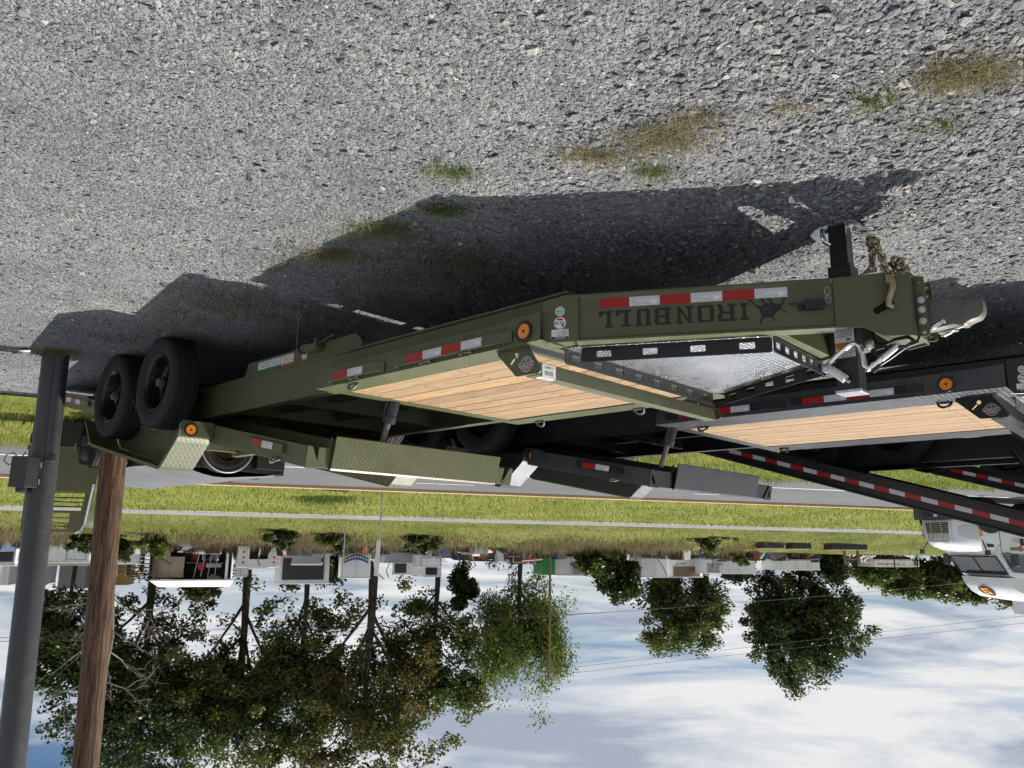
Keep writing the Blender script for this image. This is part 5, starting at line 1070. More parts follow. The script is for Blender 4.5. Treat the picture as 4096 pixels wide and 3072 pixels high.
# ------------------------------------------------------------------ yard on the bank
mat('yard_white', (0.80, 0.81, 0.82), 0.45, var=0.08, vscale=1.2, dirt=((0.30, 0.28, 0.25), 0.45), rand=0.06)
mat('yard_grey', (0.38, 0.39, 0.40), 0.55, var=0.12, vscale=1.5, dirt=((0.2, 0.18, 0.16), 0.4), rand=0.08)
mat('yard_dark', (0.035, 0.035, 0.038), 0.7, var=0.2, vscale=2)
mat('yard_brown', (0.20, 0.13, 0.085), 0.75, var=0.25, vscale=2.5, dirt=((0.10, 0.07, 0.05), 0.5))
mat('yard_tan', (0.42, 0.33, 0.24), 0.75, var=0.15, vscale=2)
mat('yard_yellow', (0.55, 0.36, 0.04), 0.5, var=0.1); mat('yard_green', (0.02, 0.30, 0.06), 0.45, var=0.08); mat('yard_orange', (0.50, 0.16, 0.07), 0.6, var=0.15)
mat('yard_blue', (0.04, 0.07, 0.20), 0.5); mat('lamp_red', (0.45, 0.01, 0.01), 0.25); mat('galvanised', (0.42, 0.43, 0.44), 0.45, 0.6, var=0.15)
PXM = lambda c, U: 765.0 / (at(U, 220, c)[1] * math.cos(PITCH) + .3)
class Yard:
    """one thing in the yard: local x to the right along the road, y away, z up, in metres; sized from its place in the view"""
    def __init__(s, name, label, cat, U0, U1, Vt, c, group=None, sink=.04):
        Ul, Ur = min(U0, U1), max(U0, U1); pl = at(Ul, 214, c); pr = at(Ur, 214, c); g0 = float(gz(*((pl + pr) / 2)[:2]))
        s.w = float(np.hypot(*(pr - pl)[:2])); s.h = float(at((Ul + Ur) / 2, Vt, c)[2]) - g0
        s.root = empty(name, (pl[0], pl[1], g0 - sink), RROT + (random.uniform(-.16, .16) if s.w > 1.2 else 0)); tag(s.root, label, cat, group); s.h += sink
    def box(s, nm, x0, x1, y0, y1, z0, z1, m_, par=None, bev=.02): mb = MB(); mb.box(x0, x1, y0, y1, z0, z1); return mb.build(nm, M[m_], par or s.root, bevel=bev)
    def wheel(s, x, y, r=.36, w_=.22):
        mb = MB(); mb.lathe([(-w_ / 2, r * .55), (-w_ / 2, r * .9), (-w_ * .4, r), (w_ * .4, r), (w_ / 2, r * .9), (w_ / 2, r * .55), (w_ * .3, .01)], 20, (x, y, r), 'y'); return mb.build('wheel', M['rubber'], s.root)
def cargo(name, label, cat, U0, U1, Vt, c, body='yard_white', d=2.3, zb=.55, roof='yard_white', door=None, nwheel=2, panel=True, group=None):
    y = Yard(name, label, cat, U0, U1, Vt, c, group); h, w_ = y.h, y.w
    zb = min(zb, h * .4)
    b = y.box('body', 0, w_, 0, d, zb, h - .06, body); y.box('roof', -.04, w_ + .04, -.04, d + .04, h - .06, h, roof)
    y.box('chassis', .05, w_ - .05, .15, d - .15, zb * .55, zb - .003, 'yard_dark')
    for k in range(nwheel): x = w_ * (.55 + .22 * k) if w_ > 2 else w_ * (.3 + .4 * k); y.wheel(x, .12, min(.36, zb * .75)); y.wheel(x, d - .12, min(.36, zb * .75))
    if panel:
        for k in range(1, max(2, int(w_ / 1.1))): mb = MB(); x = w_ * k / max(2, int(w_ / 1.1)); mb.box(x - .012, x + .012, -.008, -.001, zb + .05, h - .1); mb.build('panel_seam', M['yard_grey'], b)
    y.box('lower_trim', 0, w_, -.015, -.002, zb, zb + .09, 'galvanised', b, 0)
    if door:
        x0, x1, z0, z1, mt = door; y.box('opening', x0 * w_, x1 * w_, -.03, -.006, zb + z0 * (h - zb), zb + z1 * (h - zb), mt, b, .01)  # flat panel; the dark ones paint in the unlit interior
        mb = MB(); xa, xb, za, zb2 = x0 * w_ - .05, x1 * w_ + .05, zb + z0 * (h - zb) - .05, zb + z1 * (h - zb) + .05
        mb.sheet([(xa, za), (xb, za), (xb, zb2), (xa, zb2)], [[(xa + .05, za + .05), (xb - .05, za + .05), (xb - .05, zb2 - .05), (xa + .05, zb2 - .05)]], .05, lambda u, v, w2: (u, -.05 + w2, v)); mb.build('opening_frame', M['galvanised'], b)
    return y
G = 'trailers and bodies stored in the yard'
cargo('camper_shell', 'white camper top with a flat side panel left of the wooden pole', 'camper', 934, 979, 205, 52, zb=.25, door=(.1, .5, .2, .8, 'yard_white'), nwheel=0, group=G)
y = Yard('timber_stack', 'stack of brown timber beams above the white camper top', 'timber', 934, 976, 197, 55)
for k in range(7): 
    mb = MB(); z = .05 + .22 * k; mb.box(-.1 + .1 * (k % 2), y.w + .15 * (k % 3), .1 * (k % 2), 1.4, z, z + .19); mb.build('beam', M['yard_brown' if k % 3 else 'yard_tan'], y.root, bevel=.02)
cargo('cargo_container', 'grey rounded cargo box standing behind the timber stack', 'cargo box', 936, 963, 179.5, 60, body='yard_grey', roof='yard_grey', group=G)
cargo('cargo_container', 'tall white cargo box partly hidden by the steel post', 'cargo box', 975, 990, 184, 58, group=G)
cargo('cargo_container', 'small white cargo box at the far right edge of the yard', 'cargo box', 1012, 1021, 183, 60, group=G)
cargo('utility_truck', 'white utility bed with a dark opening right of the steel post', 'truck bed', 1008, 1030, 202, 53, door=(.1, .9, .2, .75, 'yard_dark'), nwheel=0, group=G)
cargo('utility_truck', 'low white truck bed in weeds left of the wooden pole', 'truck bed', 884, 909, 204, 52, nwheel=1, group=G)
y = Yard('pallet_stack', 'dark brown stack of pallets and boards beside the open shed', 'pallets', 868, 912, 194, 55)
for k in range(9):
    mb = MB(); z = .03 + k * .245
    for x in np.arange(0, y.w, .42): mb.box(x, x + .34, 0, 1.2, z + .15, z + .19)
    for x in np.linspace(.1, y.w - .1, 4): mb.box(x - .06, x + .06, 0, 1.2, z, z + .15)
    mb.build('pallet', M['yard_brown'], y.root)
cargo('cargo_container', 'yellow cargo box glimpsed behind the pallets', 'cargo box', 893, 907, 183, 62, body='yard_yellow', roof='yard_grey', group=G)
# open shed full of odds and ends
y = Yard('open_shed', 'open-fronted plywood shed with white roof and stored junk', 'shed', 791, 869, 178.5, 52); h, w_ = y.h, y.w
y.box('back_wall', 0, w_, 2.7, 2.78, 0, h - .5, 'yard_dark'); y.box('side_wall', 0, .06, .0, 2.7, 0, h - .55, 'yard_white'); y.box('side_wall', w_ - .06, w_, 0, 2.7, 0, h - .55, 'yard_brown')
mb = MB(); mb.hexa([(-.15, -.25, h - .62), (w_ + .1, -.25, h - .62), (w_ - .1, 2.9, h - .12), (.1, 2.9, h - .12), (-.15, -.25, h - .52), (w_ + .1, -.25, h - .52), (w_ - .1, 2.9, h), (.1, 2.9, h)]); mb.build('roof', M['yard_white'], y.root, bevel=.02)
y.box('corner_post', w_ * .05, w_ * .05 + .16, -.05, .1, 0, h - .62, 'yard_white'); y.box('corner_post', w_ - .2, w_ - .06, -.05, .1, 0, h - .62, 'yard_brown')
y.box('plywood_sheet', w_ * .62, w_ * .97, .25, .3, .9, h - .7, 'yard_tan'); y.box('plywood_sheet', w_ * .80, w_ * .98, .12, .17, .1, 1.0, 'yard_tan')
y.box('shelf', w_ * .1, w_ * .6, .3, 1.0, 1.25, 1.3, 'yard_brown'); y.box('crate', w_ * .14, w_ * .34, .2, .9, 1.31, 1.55, 'yard_grey'); y.box('crate', w_ * .36, w_ * .44, .2, .8, 1.31, 1.7, 'lamp_red'); y.box('white_cabinet', w_ * .15, w_ * .52, .05, .7, .25, .75, 'yard_white')
mb = MB(); mb.sheet([(w_ * .14, 2.25), (w_ * .28, 2.05), (w_ * .34, 2.3), (w_ * .30, 2.65), (w_ * .18, 2.7)], [], .05, lambda u, v, w2: (u, 2.5 + w2, v)); mb.build('canvas_sheet', M['yard_white'], y.root)
for k in range(4): mb = MB(); mb.tube([(w_ * (.2 + .08 * k), .15, .8), (w_ * (.22 + .09 * k), .3, 2.1 + .1 * (k % 2))], .03, 6); mb.build('pipe', M['galvanised'], y.root)
mb = MB(); mb.box(w_ * .14, w_ * .5, .02, .045, .52, .60); mb.build('striped_bar', M['tape_red'], y.root)
y = Yard('service_truck', 'white service truck bed with two towers of red tail lamps', 'truck bed', 743, 788, 199, 51.5, G); h, w_ = y.h, y.w
for x0 in (.02, .70):
    t_ = y.box('lamp_tower', w_ * x0, w_ * (x0 + .26), 0, .5, .2, h - .1, 'yard_white')
    for k in range(3): mb = MB(); mb.lathe([(0, .07), (-.03, .05), (-.04, .002)], 12, (w_ * (x0 + .13), -.002, h * (.35 + .2 * k)), 'y'); mb.build('tail_lamp', M['lamp_red'], t_)
y.box('bed', w_ * .05, w_ * .95, .5, 3.2, .3, h * .7, 'yard_dark'); y.box('rear_bar', w_ * .28, w_ * .70, .02, .3, .15, .5, 'yard_dark'); y.box('canopy', w_ * .28, w_ * .70, .0, .6, h * .62, h, 'yard_white'); y.wheel(w_ * .3, 1.8); y.wheel(w_ * .7, 1.8)
cargo('cargo_container', 'small white box perched behind the red-lamp truck bed', 'cargo box', 776, 788, 191, 57, group=G)
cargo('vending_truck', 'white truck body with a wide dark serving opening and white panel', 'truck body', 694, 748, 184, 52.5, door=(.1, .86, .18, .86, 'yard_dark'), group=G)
y = Yard('leaning_screen', 'grey mesh panel leaning before the dark serving opening', 'panel', 702, 732, 203, 51); y.box('panel', 0, y.w, 0, .1, .05, y.h, 'yard_grey'); y.box('panel_frame', -.05, y.w + .05, -.03, -.002, y.h - .1, y.h, 'yard_white')
cargo('cargo_container', 'white cargo box with a blue star border across it', 'cargo box', 653, 682, 189.5, 52, group=G)
y = Yard('star_banner', 'blue star banner hung across the white cargo box', 'banner', 656, 680, 203, 51.85); mb = MB(); mb.loft([[(y.w * t_, -.1, y.h - .1 - .25 * math.sin(PI * t_)), (y.w * t_, -.1, y.h - .42 - .28 * math.sin(PI * t_)), (y.w * t_, -.07, y.h - .42 - .28 * math.sin(PI * t_)), (y.w * t_, -.07, y.h - .1 - .25 * math.sin(PI * t_))] for t_ in np.linspace(0, 1, 9)]); bn = mb.build('cloth', M['yard_blue'], y.root)
for t_ in np.linspace(.08, .92, 8):
    mb = MB(); mb.sheet([(y.w * t_ + (.09 if k % 2 == 0 else .04) * math.sin(k * PI / 5), y.h - .27 - .26 * math.sin(PI * t_) + (.09 if k % 2 == 0 else .04) * math.cos(k * PI / 5)) for k in range(10)], [], .01, lambda u, v, w2: (u, -.112 + w2, v)); mb.build('star', M['yard_white'], bn)
for x in (.0, 1.0): mb = MB(); mb.tube([(y.w * x, -.085, 0), (y.w * x, -.085, y.h)], .025, 6); mb.build('banner_pole', M['galvanised'], y.root)
cargo('flatbed_truck', 'long grey flat utility bed between the sign post and white box', 'truck bed', 606, 640, 205, 53, body='yard_grey', roof='yard_grey', zb=.7, group=G)
cargo('cargo_container', 'white box body with a plain panelled front among the weeds', 'cargo box', 582, 608, 201, 51.5, door=(.06, .78, .3, .92, 'yard_white'), group=G)
cargo('open_trailer', 'white enclosed trailer open at its right end, behind the grey flat bed', 'trailer', 598, 630, 193, 57, door=(.60, .95, .2, .9, 'yard_dark'), group=G)
cargo('open_trailer', 'white enclosed trailer open at the back, right of another like it', 'trailer', 582, 604, 191, 58.5, door=(.22, .92, .2, .9, 'yard_dark'), group=G)
y = Yard('canopy_tent', 'low brown canvas canopy beside the light green tree', 'canopy', 529, 552, 211.5, 50.5); mb = MB(); mb.loft([[(0, -.3, y.h - .45), (y.w, -.3, y.h - .45), (y.w * .85, 1, y.h), (y.w * .15, 1, y.h)], [(0, 2.2, y.h - .45), (y.w, 2.2, y.h - .45), (y.w * .85, 1.05, y.h), (y.w * .15, 1.05, y.h)]]); mb.build('canvas', M['yard_tan'], y.root)
for x in (.05, .95): mb = MB(); mb.tube([(y.w * x, 0, 0), (y.w * x, 0, y.h - .42)], .04, 6); mb.build('canopy_pole', M['galvanised'], y.root)
y = Yard('steel_rack', 'grey square steel frame left of the orange crossed beams', 'frame', 499, 511, 205, 52)
mb = MB(); mb.sheet([(0, 0), (y.w, 0), (y.w, y.h), (0, y.h)], [[(.08, .08), (y.w - .08, .08), (y.w - .08, y.h - .08), (.08, y.h - .08)]], .1, lambda u, v, w2: (u, w2, v)); mb.build('frame', M['galvanised'], y.root)
y = Yard('crossed_beams', 'orange crossed beams of old machinery in the yard', 'machinery', 482, 502, 207, 51)
mb = MB(); mb.tube([(0, 0, .75), (y.w, 0, .85)], .07, 6); mb.build('beam', M['yard_orange'], y.root); mb = MB(); mb.tube([(y.w * .3, .1, .0), (y.w * .75, .1, y.h)], .07, 6); mb.build('beam', M['yard_orange'], y.root)
y = cargo('parked_van', 'white van body with a bright green end beside the thin pole', 'truck body', 436, 470, 192, 52, door=(.08, .42, .35, .85, 'yard_grey'), group=G)
cargo('green_kiosk', 'bright green upright body beside the white van body', 'truck body', 469, 481, 192.5, 52.2, body='yard_green', roof='yard_white', panel=False, nwheel=0, zb=.2, group=G)
cargo('cargo_container', 'plain white box body right of the small dark bush', 'cargo box', 357, 383, 190.5, 52, group=G)
cargo('junk_truck', 'grey truck bed heaped with brown scrap beside the plain white box', 'truck bed', 322, 357, 190.5, 53.5, body='yard_white', roof='yard_grey', door=(.1, .85, .45, .95, 'yard_brown'), group=G)
y = cargo('camper_trailer', 'white camper trailer with a rounded window and awning edge', 'camper', 269, 317, 194, 51, door=(.72, .93, .35, .85, 'yard_grey'), nwheel=1, group=G)
cargo('cargo_container', 'white boxy camper body standing before the big dense tree', 'camper', 205, 246, 198, 50.5, door=(.03, .24, .0, .25, 'yard_dark'), group=G)
y = cargo('cargo_trailer', 'white cargo trailer with red lettering on its side near the truck', 'trailer', 112, 147, 201, 52, d=2.2, group=G)
mb = MB(); put_text(mb, 'Cardinal', y.w * .36, y.h * .72, y.w * .56, y.h * .14, lambda u, v: (u, -.02, v), .015); mb.sheet(circ(y.w * .24, y.h * .78, y.h * .06, 10), [], .004, lambda u, v, w_: (u, -.02 - w_, v)); mb.build('lettering', M['lamp_red'], y.root)
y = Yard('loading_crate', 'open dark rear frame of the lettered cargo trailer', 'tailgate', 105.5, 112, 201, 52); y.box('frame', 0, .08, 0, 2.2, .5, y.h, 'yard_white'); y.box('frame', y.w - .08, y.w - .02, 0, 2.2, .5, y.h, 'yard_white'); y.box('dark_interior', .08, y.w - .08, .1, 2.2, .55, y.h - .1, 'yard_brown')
# low planters and the two-post sign stand
for U0, U1, lb in ((212, 232, 'short concrete planter on the bank, nearest the white camper body'), (239, 263, 'short concrete planter on the bank, rightmost of the row'), ):
    y = Yard('planter', lb, 'planter', U0, U1, 229, 43.5); y.box('trough', 0, y.w, 0, .7, 0, .42, 'yard_dark'); y.box('rim', -.04, y.w + .04, .25, .78, .42, .47, 'yard_tan')  # dark trough colour puts in the shade on its front face
y = Yard('planter', 'long concrete planter on the bank with the two posts behind', 'planter', 156, 196, 229, 43.5); y.box('trough', 0, y.w, 0, .7, 0, .42, 'yard_dark'); y.box('rim', -.04, y.w * .6, .25, .78, .42, .47, 'yard_tan'); y.box('rim', y.w * .6 + .02, y.w + .04, .25, .78, .42, .47, 'yard_orange')  # trough again coloured dark for its shaded front
y = Yard('sign_stand', 'dark two-post stand rising behind the long planter', 'sign', 164, 179, 203, 44.6)
for x in (.04, .92): y.box('post', y.w * x, y.w * x + .14, 0, .14, 0, y.h, 'yard_brown', None, .01)
y.box('sign_rail', 0, y.w, .02, .12, y.h - .45, y.h - .35, 'yard_brown', None, .01)
y = Yard('scrap_heap', 'pale pipe frame and tubs heaped beside the lettered trailer', 'scrap', 148, 164, 205, 52)
for k in range(5): mb = MB(); mb.tube([(y.w * k / 5, 0, .1), (y.w * (k + 1.4) / 5, .2, y.h * (.5 + .1 * (k % 3))), (y.w * (k + .4) / 5, .4, y.h * .9)], .04, 6); mb.build('pipe', M['yard_white'], y.root)
mb = MB(); mb.lathe([(0, .35), (.5, .42), (.55, .40), (.56, .002)], 16, (y.w * .3, .5, .1), 'z'); mb.build('tub', M['yard_tan'], y.root)
# jumble of scrap between the parked bodies
def scrap_mat():
    mt = bpy.data.materials.new('scrap'); mt.use_nodes = True; t = mt.node_tree; b = t.nodes['Principled BSDF']
    tcn = N(t, 'ShaderNodeTexCoord'); vo = N(t, 'ShaderNodeTexVoronoi', ins={'Scale': 0.9}); L(t, tcn.outputs['Object'], vo.inputs['Vector']); sp = N(t, 'ShaderNodeSeparateXYZ'); L(t, vo.outputs['Color'], sp.inputs[0])
    c = ramp(t, sp.outputs[0], [(0.0, (0.03, 0.03, 0.032)), (0.3, (0.10, 0.055, 0.03)), (0.5, (0.16, 0.15, 0.14)), (0.66, (0.5, 0.5, 0.5)), (0.8, (0.05, 0.09, 0.18)), (0.9, (0.26, 0.06, 0.03)), (1.0, (0.6, 0.6, 0.58))], 'CONSTANT')
    L(t, c, b.inputs['Base Color']); b.inputs['Roughness'].default_value = 0.6; MATS['scrap'] = mt
scrap_mat(); rs = np.random.default_rng(11); mb = MB()
for k in range(420):
    U = rs.uniform(205, 1024); c = rs.uniform(49.6, 56.5); p = at(U, 214, c); z0 = float(gz(p[0], p[1])); sx_, sy_, sz_ = rs.uniform(.12, .9), rs.uniform(.12, .6), rs.uniform(.1, .75) * (1.5 if c > 53 else 1); a = rs.uniform(0, PI); ca, sa = math.cos(a), math.sin(a); tl_ = rs.normal(0, .25)
    f = lambda x, y, z: (p[0] + x * ca - y * sa + z * tl_, p[1] + x * sa + y * ca, z0 + z)
    mb.xf = f
    if k % 4 == 0: mb.tube([(0, 0, 0), (sx_ * rs.normal(), sy_ * .5, sz_ * 1.6), (sx_ * 1.5 * rs.normal(), sy_, sz_ * rs.uniform(1, 2.4))], .035, 5)
    elif k % 4 == 1: mb.lathe([(0, sy_ * .5), (sz_ * .9, sy_ * .5), (sz_ * .95, sy_ * .3), (sz_ * .95, .01)], 10, (0, 0, 0), 'z')
    else: mb.box(-sx_, sx_, -sy_, sy_, -.05, sz_)
mb.xf = None
o = mb.build('scrap', M['scrap'], fix=False); o['kind'] = 'stuff'; tag(o, 'jumble of scrap and old parts lying between the yard trailers', 'scrap')
# sign post and poles
p = at(642, 264, 28.6); root = empty('road_sign', (p[0], p[1], float(gz(p[0], p[1])))); tag(root, 'road sign seen almost edge-on on a thin post on the bank', 'sign')
h = float(at(645, 192, 28.6)[2]) - root.location.z
mb = MB(); mb.tube([(0, 0, -.05), (.05, 0, h)], .03, 8); mb.build('post', M['galvanised'], root); mb = MB(); mb.hexa([(-.06, -.25, h * .57), (.16, .25, h * .57), (.18, .24, h * .57), (-.04, -.26, h * .57), (-.02, -.25, h), (.20, .25, h), (.22, .24, h), (0, -.26, h)]); mb.build('sign_panel', M['yard_white'], root)
for U, Vb, Vt, c, r, lb, mt in ((474, 215, 89.5, 50.8, .085, 'tall thin brown pole rising past the light green tree', 'yard_brown'), (679, 238, 188, 41, .035, 'thin grey stake on the bank beside the star banner', 'galvanised'), (131, 222, 200, 51, .05, 'short post standing before the lettered trailer', 'yard_dark'), (108, 222, 198, 51, .05, 'short post standing at the trailer tailgate', 'yard_dark')):
    p = at(U, Vb, c); z0 = float(gz(p[0], p[1])); h = float(at(U, Vt, c)[2]) - z0; mb = MB(); mb.tube([(0, 0, -.1), (0, 0, h * .5), (.01 * h, 0, h)], [r, r * .95, r * .8], 10); o = mb.build('pole', M[mt]); o.location = (p[0], p[1], z0); tag(o, lb, 'pole')
# overhead wires
def wire(pts, c, lb):
    P3 = [at(U, V, c) for U, V in pts]; us = np.linspace(0, 1, 40); xs = np.linspace(0, 1, len(P3)); A_ = np.array(P3)
    co = [np.polyfit(xs, A_[:, k], min(3, len(P3) - 1)) for k in range(3)]
    mb = MB(); mb.tube([tuple(np.polyval(co[k], u) for k in range(3)) for u in us], .011, 5); o = mb.build('overhead_wire', M['cable']); tag(o, lb, 'wire', 'overhead wires across the yard')
wire([(1060, 125.5), (900, 131.5), (700, 140), (449, 150), (300, 164), (60, 187), (-40, 196)], 40, 'lower overhead wire crossing in front of the trees')
wire([(1060, 129), (900, 134.5), (700, 143), (449, 153.5), (330, 162.5)], 40.5, 'second overhead wire running just below the lower wire')
wire([(474, 92), (300, 112), (0, 145), (-60, 151)], 46, 'upper faint overhead wire across the clouds')
wire([(474, 98), (300, 118), (0, 152), (-60, 158)], 46.5, 'faint overhead wire just under the upper one')

# ------------------------------------------------------------------ trees
def leaf_mat(name, dark, mid, light, sc=0.35, tr=0.45):
    mt = bpy.data.materials.new(name); mt.use_nodes = True; t = mt.node_tree; b = t.nodes['Principled BSDF']; out = t.nodes['Material Output']
    tcn = N(t, 'ShaderNodeTexCoord'); no = N(t, 'ShaderNodeTexNoise', ins={'Scale': sc, 'Detail': 8.0, 'Roughness': 0.8}); L(t, tcn.outputs['Object'], no.inputs['Vector'])
    c = ramp(t, no.outputs[0], [(0.36, dark), (0.5, mid), (0.66, light)]); L(t, c, b.inputs['Base Color']); b.inputs['Roughness'].default_value = 0.45; b.inputs['Specular IOR Level'].default_value = 0.4
    tl = N(t, 'ShaderNodeBsdfTranslucent'); L(t, mixc(t, 1.0, c, (1.0, 1.1, 0.55), 'MULTIPLY'), tl.inputs[0]); mx = N(t, 'ShaderNodeMixShader'); mx.inputs[0].default_value = tr
    L(t, b.outputs[0], mx.inputs[1]); L(t, tl.outputs[0], mx.inputs[2]); L(t, mx.outputs[0], out.inputs[0]); MATS[name] = mt
leaf_mat('leaf_dark', (0.022, 0.038, 0.013), (0.046, 0.068, 0.022), (0.090, 0.105, 0.036), tr=0.35)
leaf_mat('leaf_mid', (0.034, 0.054, 0.015), (0.078, 0.104, 0.028), (0.14, 0.15, 0.05), tr=0.45)
leaf_mat('leaf_brown', (0.044, 0.056, 0.018), (0.095, 0.098, 0.033), (0.18, 0.115, 0.055), tr=0.45)
leaf_mat('leaf_light', (0.060, 0.095, 0.020), (0.11, 0.15, 0.034), (0.17, 0.20, 0.05), tr=0.5)
mat('bark', (0.055, 0.045, 0.036), 0.9, var=0.3, vscale=3, bump=0.6, bscale=12)
mat('bark_pale', (0.20, 0.175, 0.15), 0.85, var=0.25, vscale=4, bump=0.5, bscale=14)
def leaf_quads(C0, n_per, rad, size, rs, droop=0.0, asp=0.6):
    k = len(C0); n = k * n_per
    d = rs.normal(size=(n, 3)); d *= (rs.random(n) ** 0.45 / np.maximum(1e-6, np.linalg.norm(d, axis=1)))[:, None]
    rr = np.repeat(rad, n_per); P = np.repeat(C0, n_per, 0) + d * rr[:, None] * np.array([1, 1, .75])
    if droop: P[:, 2] -= rs.random(n) * droop * rr
    u = rs.normal(size=(n, 3)); u[:, 2] = u[:, 2] * (.6 if not droop else 1.6) - (droop > 0) * .8; u /= np.linalg.norm(u, axis=1)[:, None]
    v = np.cross(u, rs.normal(size=(n, 3))); v /= np.linalg.norm(v, axis=1)[:, None]
    s_ = size * rs.uniform(.55, 1.25, n)[:, None]
    V = np.stack([P - u * s_, P + v * s_ * asp, P + u * s_, P - v * s_ * asp], 1).reshape(-1, 3)
    return V, np.arange(n * 4).reshape(n, 4)
def tree(name, label, U, c, Vt, Vb, hw, lm, seed, trunk_r=None, nl=13, clumps=None, per=120, size=.145, rad=.95, droop=0.0, bark='bark', cat='tree', group='trees beyond the yard', trunk_show=True, hollow=.35, base_z=None, lean=0.0):
    rs = np.random.default_rng(seed)
    p = at(U, 214, c); z0 = float(gz(p[0], p[1])); pm = 765.0 / np.hypot(p[0], p[1]) * np.hypot(U - 512, 765) / 765
    Wd = hw / pm; zt = float(at(U, Vt, c)[2]) - z0; zb_ = max(.3, float(at(U, Vb, c)[2]) - z0); ch = (zt - zb_) / 2; cz = (zt + zb_) / 2
    root = empty(name, (p[0], p[1], z0 - .1)); tag(root, label, cat, group)
    tr = trunk_r or max(.10, zt * .017)
    mb = MB(); n_ = 7; tp = []
    for i in range(n_ + 1):
        f = i / n_; tp.append(Vector((math.sin(f * 3 + seed) * .3 * f + lean * f, math.cos(f * 2.3 + seed) * .25 * f, f * (zb_ + ch * 1.35))))
    if trunk_show: mb.tube(tp, [tr * (1 - .72 * i / n_) * (1.35 if i == 0 else 1) for i in range(n_ + 1)], 9)
    cl = []; cr = []
    def ell(d):  # distance to crown surface from centre along d, lumpy
        k = (abs(d.x / Wd) ** 2.9 + abs(d.y / (Wd * .8)) ** 2.9 + abs(d.z / ch) ** 2.9) ** (-1 / 2.9)
        return k * (1 + .10 * math.sin(5 * math.atan2(d.y, d.x) + seed) * math.cos(3 * d.z + seed) + .10 * math.sin(9 * d.z + 4 * d.x + seed))
    cen = Vector((lean * .6, 0, cz))
    for i in range(nl):
        f = .30 + .66 * (i + rs.random()) / nl; j = min(n_ - 1, int(f * n_)); st = tp[j].lerp(tp[j + 1], f * n_ - j)
        a = i * 2.4 + rs.normal() * .35; el = (f - .45) * 2.2 + rs.normal() * .25
        d = Vector((math.cos(a) * math.cos(el), math.sin(a) * math.cos(el), math.sin(el))).normalized(); tip = cen + d * ell(d) * rs.uniform(.62, .92)
        mid = st.lerp(tip, .5) + Vector((0, 0, .10 * (tip - st).length)) + Vector(rs.normal(size=3)) * .25
        r0 = tr * (.42 - .22 * f); mb.tube([st, st.lerp(mid, .5) + Vector((0, 0, .05)), mid, tip], [r0, r0 * .8, r0 * .55, r0 * .2], 6)
        for k in range(4):
            q0 = mid.lerp(tip, rs.uniform(0, .8)); dd = Vector(rs.normal(size=3)); dd.z += .3; dd.normalize(); q1 = q0 + dd * rs.uniform(.18, .38) * Wd
            mb.tube([q0, q0.lerp(q1, .5) + Vector((0, 0, .12)), q1], [r0 * .35, r0 * .25, r0 * .08], 5); cl += [q1, q0.lerp(q1, .6)]; cr += [rad, rad * .8]
        cl += [tip, mid.lerp(tip, .6)]; cr += [rad, rad * .9]
    m_ = clumps or int(26 + Wd * ch * 1.3)
    for k in range(m_):
        d = Vector(rs.normal(size=3)).normalized(); f = hollow + (1 - hollow) * rs.random() ** .6; q = cen + d * ell(d) * f * .95
        cl.append(q); cr.append(rad * rs.uniform(.55, 1.15))
    mb.build('trunk', M[bark], root, fix=False)
    C0 = np.array([tuple(q) for q in cl]); V, F = leaf_quads(C0, per, np.array(cr), size, rs, droop)
    npmesh('crown', V, F, M[lm], root); return root
tree('broadleaf_tree', 'dark outlying tree crown right of the wooden pole', 946, 60, 72, 196, 50, 'leaf_dark', 1, nl=12, per=110, clumps=70, hollow=.15)
tree('broadleaf_tree', 'huge dark tree directly behind the wooden pole, taller than the picture', 868, 64, -70, 214, 80, 'leaf_dark', 2, nl=20, per=100, clumps=220, hollow=.2)
tree('broadleaf_tree', 'huge mid-green tree above the open shed roof', 775, 66, -75, 214, 74, 'leaf_mid', 3, nl=20, per=95, clumps=170, hollow=.25)
tree('broadleaf_tree', 'tree with slim dark trunks behind the red-lamp truck bed', 716, 63, -10, 208, 48, 'leaf_mid', 4, nl=16, per=95, clumps=80, trunk_r=.26)
tree('broadleaf_tree', 'tree with browning leaves above the star banner', 650, 62, -55, 194, 78, 'leaf_brown', 5, nl=22, per=90, clumps=130, trunk_r=.42)
tree('broadleaf_tree', 'green tree right of the browning tree, above the open trailers', 585, 64, 12, 204, 54, 'leaf_mid', 6, nl=16, per=95, clumps=90)
tree('willow_tree', 'light green airy tree with drooping sprays beside the tall thin pole', 503, 60, 46, 212, 48, 'leaf_light', 7, nl=18, per=120, droop=1.6, size=.11, clumps=100, hollow=.25)
tree('conifer_tree', 'dark ivy-covered narrow tree between the open trailers and light tree', 560, 62, 150, 212, 12, 'leaf_dark', 8, nl=6, per=110, rad=.6, clumps=22)
tree('small_tree', 'small dark bushy tree between the two white bodies on the bank', 408, 50, 168, 216, 24, 'leaf_dark', 9, nl=8, per=110, rad=.65, size=.16, clumps=26, trunk_r=.08)
tree('small_tree', 'low spreading shrub left of the small dark bushy tree', 424, 49, 198, 224, 26, 'leaf_mid', 19, nl=6, per=110, rad=.55, size=.15, clumps=26, trunk_r=.05)
tree('broadleaf_tree', 'medium tree above the junk truck with sky around it', 347, 62, 112, 208, 48, 'leaf_mid', 10, nl=14, per=115, clumps=75)
tree('broadleaf_tree', 'big dense dark tree standing alone against the clouds', 228, 60, 82, 226, 62, 'leaf_dark', 11, nl=18, per=140, clumps=260, hollow=.3, lean=-.6)
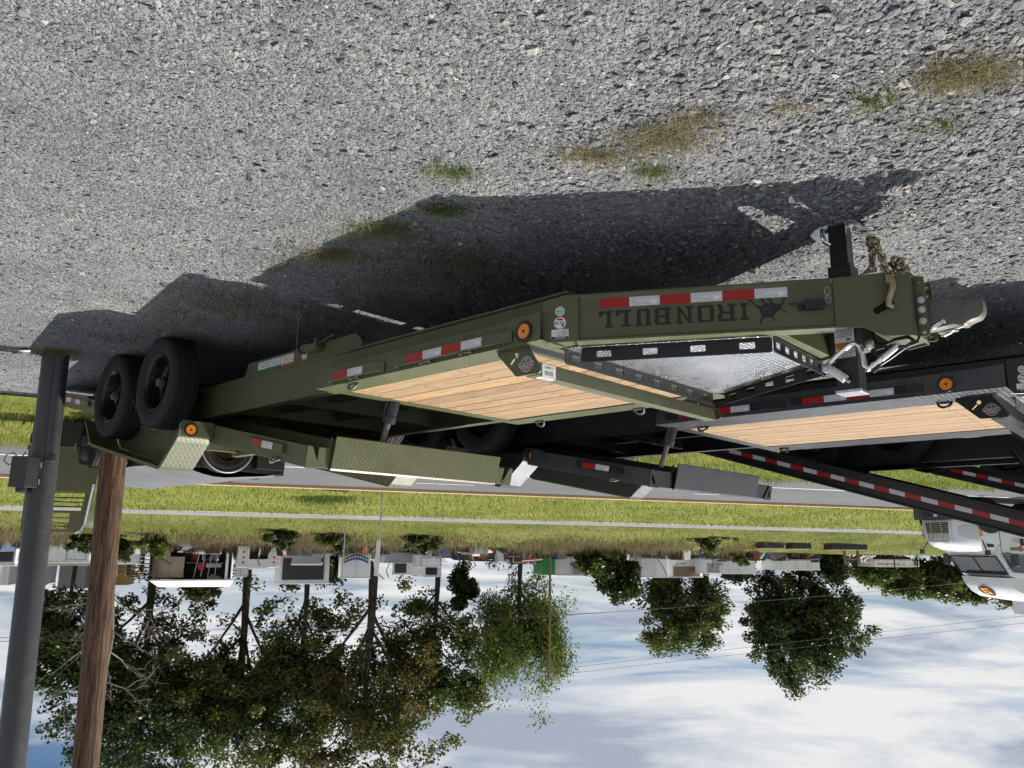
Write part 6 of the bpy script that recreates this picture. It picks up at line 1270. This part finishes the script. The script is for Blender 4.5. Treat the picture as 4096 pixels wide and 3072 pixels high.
for k, (U, Vt, hw, lb) in enumerate(((150, 186, 18, 'lowest tree of the distant row by the lettered trailer'), (122, 177, 20, 'second tree of the distant row behind the lettered trailer'), (92, 170, 20, 'third tree of the distant row left of the lettered trailer'), (60, 164, 22, 'tallest distant tree beside the truck cab roof'), (20, 160, 24, 'distant tree hidden behind the truck cab'))):
    tree('distant_tree', lb, U, 105, Vt, 212, hw, 'leaf_mid', 30 + k, nl=9, per=90, size=.34, rad=1.7, clumps=30, group='distant tree row')
for k, (U, Vt, hw, lb) in enumerate(((288, 190, 22, 'dark hedge bush behind the camper trailer'), (190, 196, 22, 'dark hedge bush behind the two-post stand'), (700, 196, 30, 'dark bush behind the serving truck body'), (820, 168, 24, 'yellowing bush behind the open shed roof'))):
    tree('bush', lb, U, 58, Vt, 220, hw, 'leaf_dark' if k != 3 else 'leaf_brown', 50 + k, nl=6, per=110, rad=.8, clumps=22, trunk_r=.08, cat='bush', group='bushes in the yard')
for k, (U, V, c, hw, hgt, lm, lb) in enumerate(((868, 224, 46, 15, 12, 'leaf_light', 'bright green leafy bush in the bank weeds'), (905, 222, 47, 16, 20, 'leaf_dark', 'dark leafy bush right of the wooden pole'), (310, 238, 42, 34, 7, 'leaf_mid', 'low green thicket below the camper trailer'), (742, 229, 43, 20, 8, 'leaf_dark', 'low dark shrub on the bank below the serving truck'), (690, 228, 44, 18, 8, 'leaf_mid', 'low shrub on the bank left of the sign post'), (600, 227, 44, 24, 9, 'leaf_mid', 'low tangled shrub on the bank below the white box'), (936, 227, 43, 22, 10, 'leaf_dark', 'dark low shrub between the two posts on the bank'), (286, 212, 49.5, 9, 12, 'leaf_light', 'sapling growing in front of the camper trailer'))):
    tree('bank_bush', lb, U, c, V - hgt * .55, V + 4, hw, lm, 70 + k, nl=5, per=90, rad=.26, size=.09, clumps=34, trunk_r=.04, cat='bush', group='bushes on the bank')
# bare dead tree by the pole
rs = np.random.default_rng(5); p = at(905, 214, 55); z0 = float(gz(p[0], p[1])); root = empty('dead_tree', (p[0], p[1], z0 - .1)); tag(root, 'bare dead tree with pale twigs around the wooden pole', 'tree')
mb = MB()
def twig(q0, d, ln_, r, dep):
    q1 = q0 + d * ln_ + Vector((0, 0, -.05 * ln_)); m_ = q0.lerp(q1, .5) + Vector(rs.normal(size=3)) * ln_ * .09; mb.tube([q0, m_, q1], [r, r * .75, r * .45], 5)
    if dep == 0: return
    for k in range(3 if dep > 1 else 4):
        dd = (d + Vector(rs.normal(size=3)) * .55 + Vector((0, 0, -.12))).normalized(); twig(m_.lerp(q1, rs.uniform(.1, 1)), dd, ln_ * rs.uniform(.45, .75), r * .5, dep - 1)
mb.tube([(0, 0, 0), (.2, 0, 3), (-.1, .1, 6), (.1, 0, 9.5)], [.2, .16, .12, .05], 8)
for k in range(11):
    z = 3 + k * .62; a = k * 2.4; twig(Vector((.05, 0, z)), Vector((math.cos(a), math.sin(a) * .6, .55)).normalized(), rs.uniform(1.6, 2.9), .055, 3)
mb.build('branches', M['bark_pale'], root, fix=False)
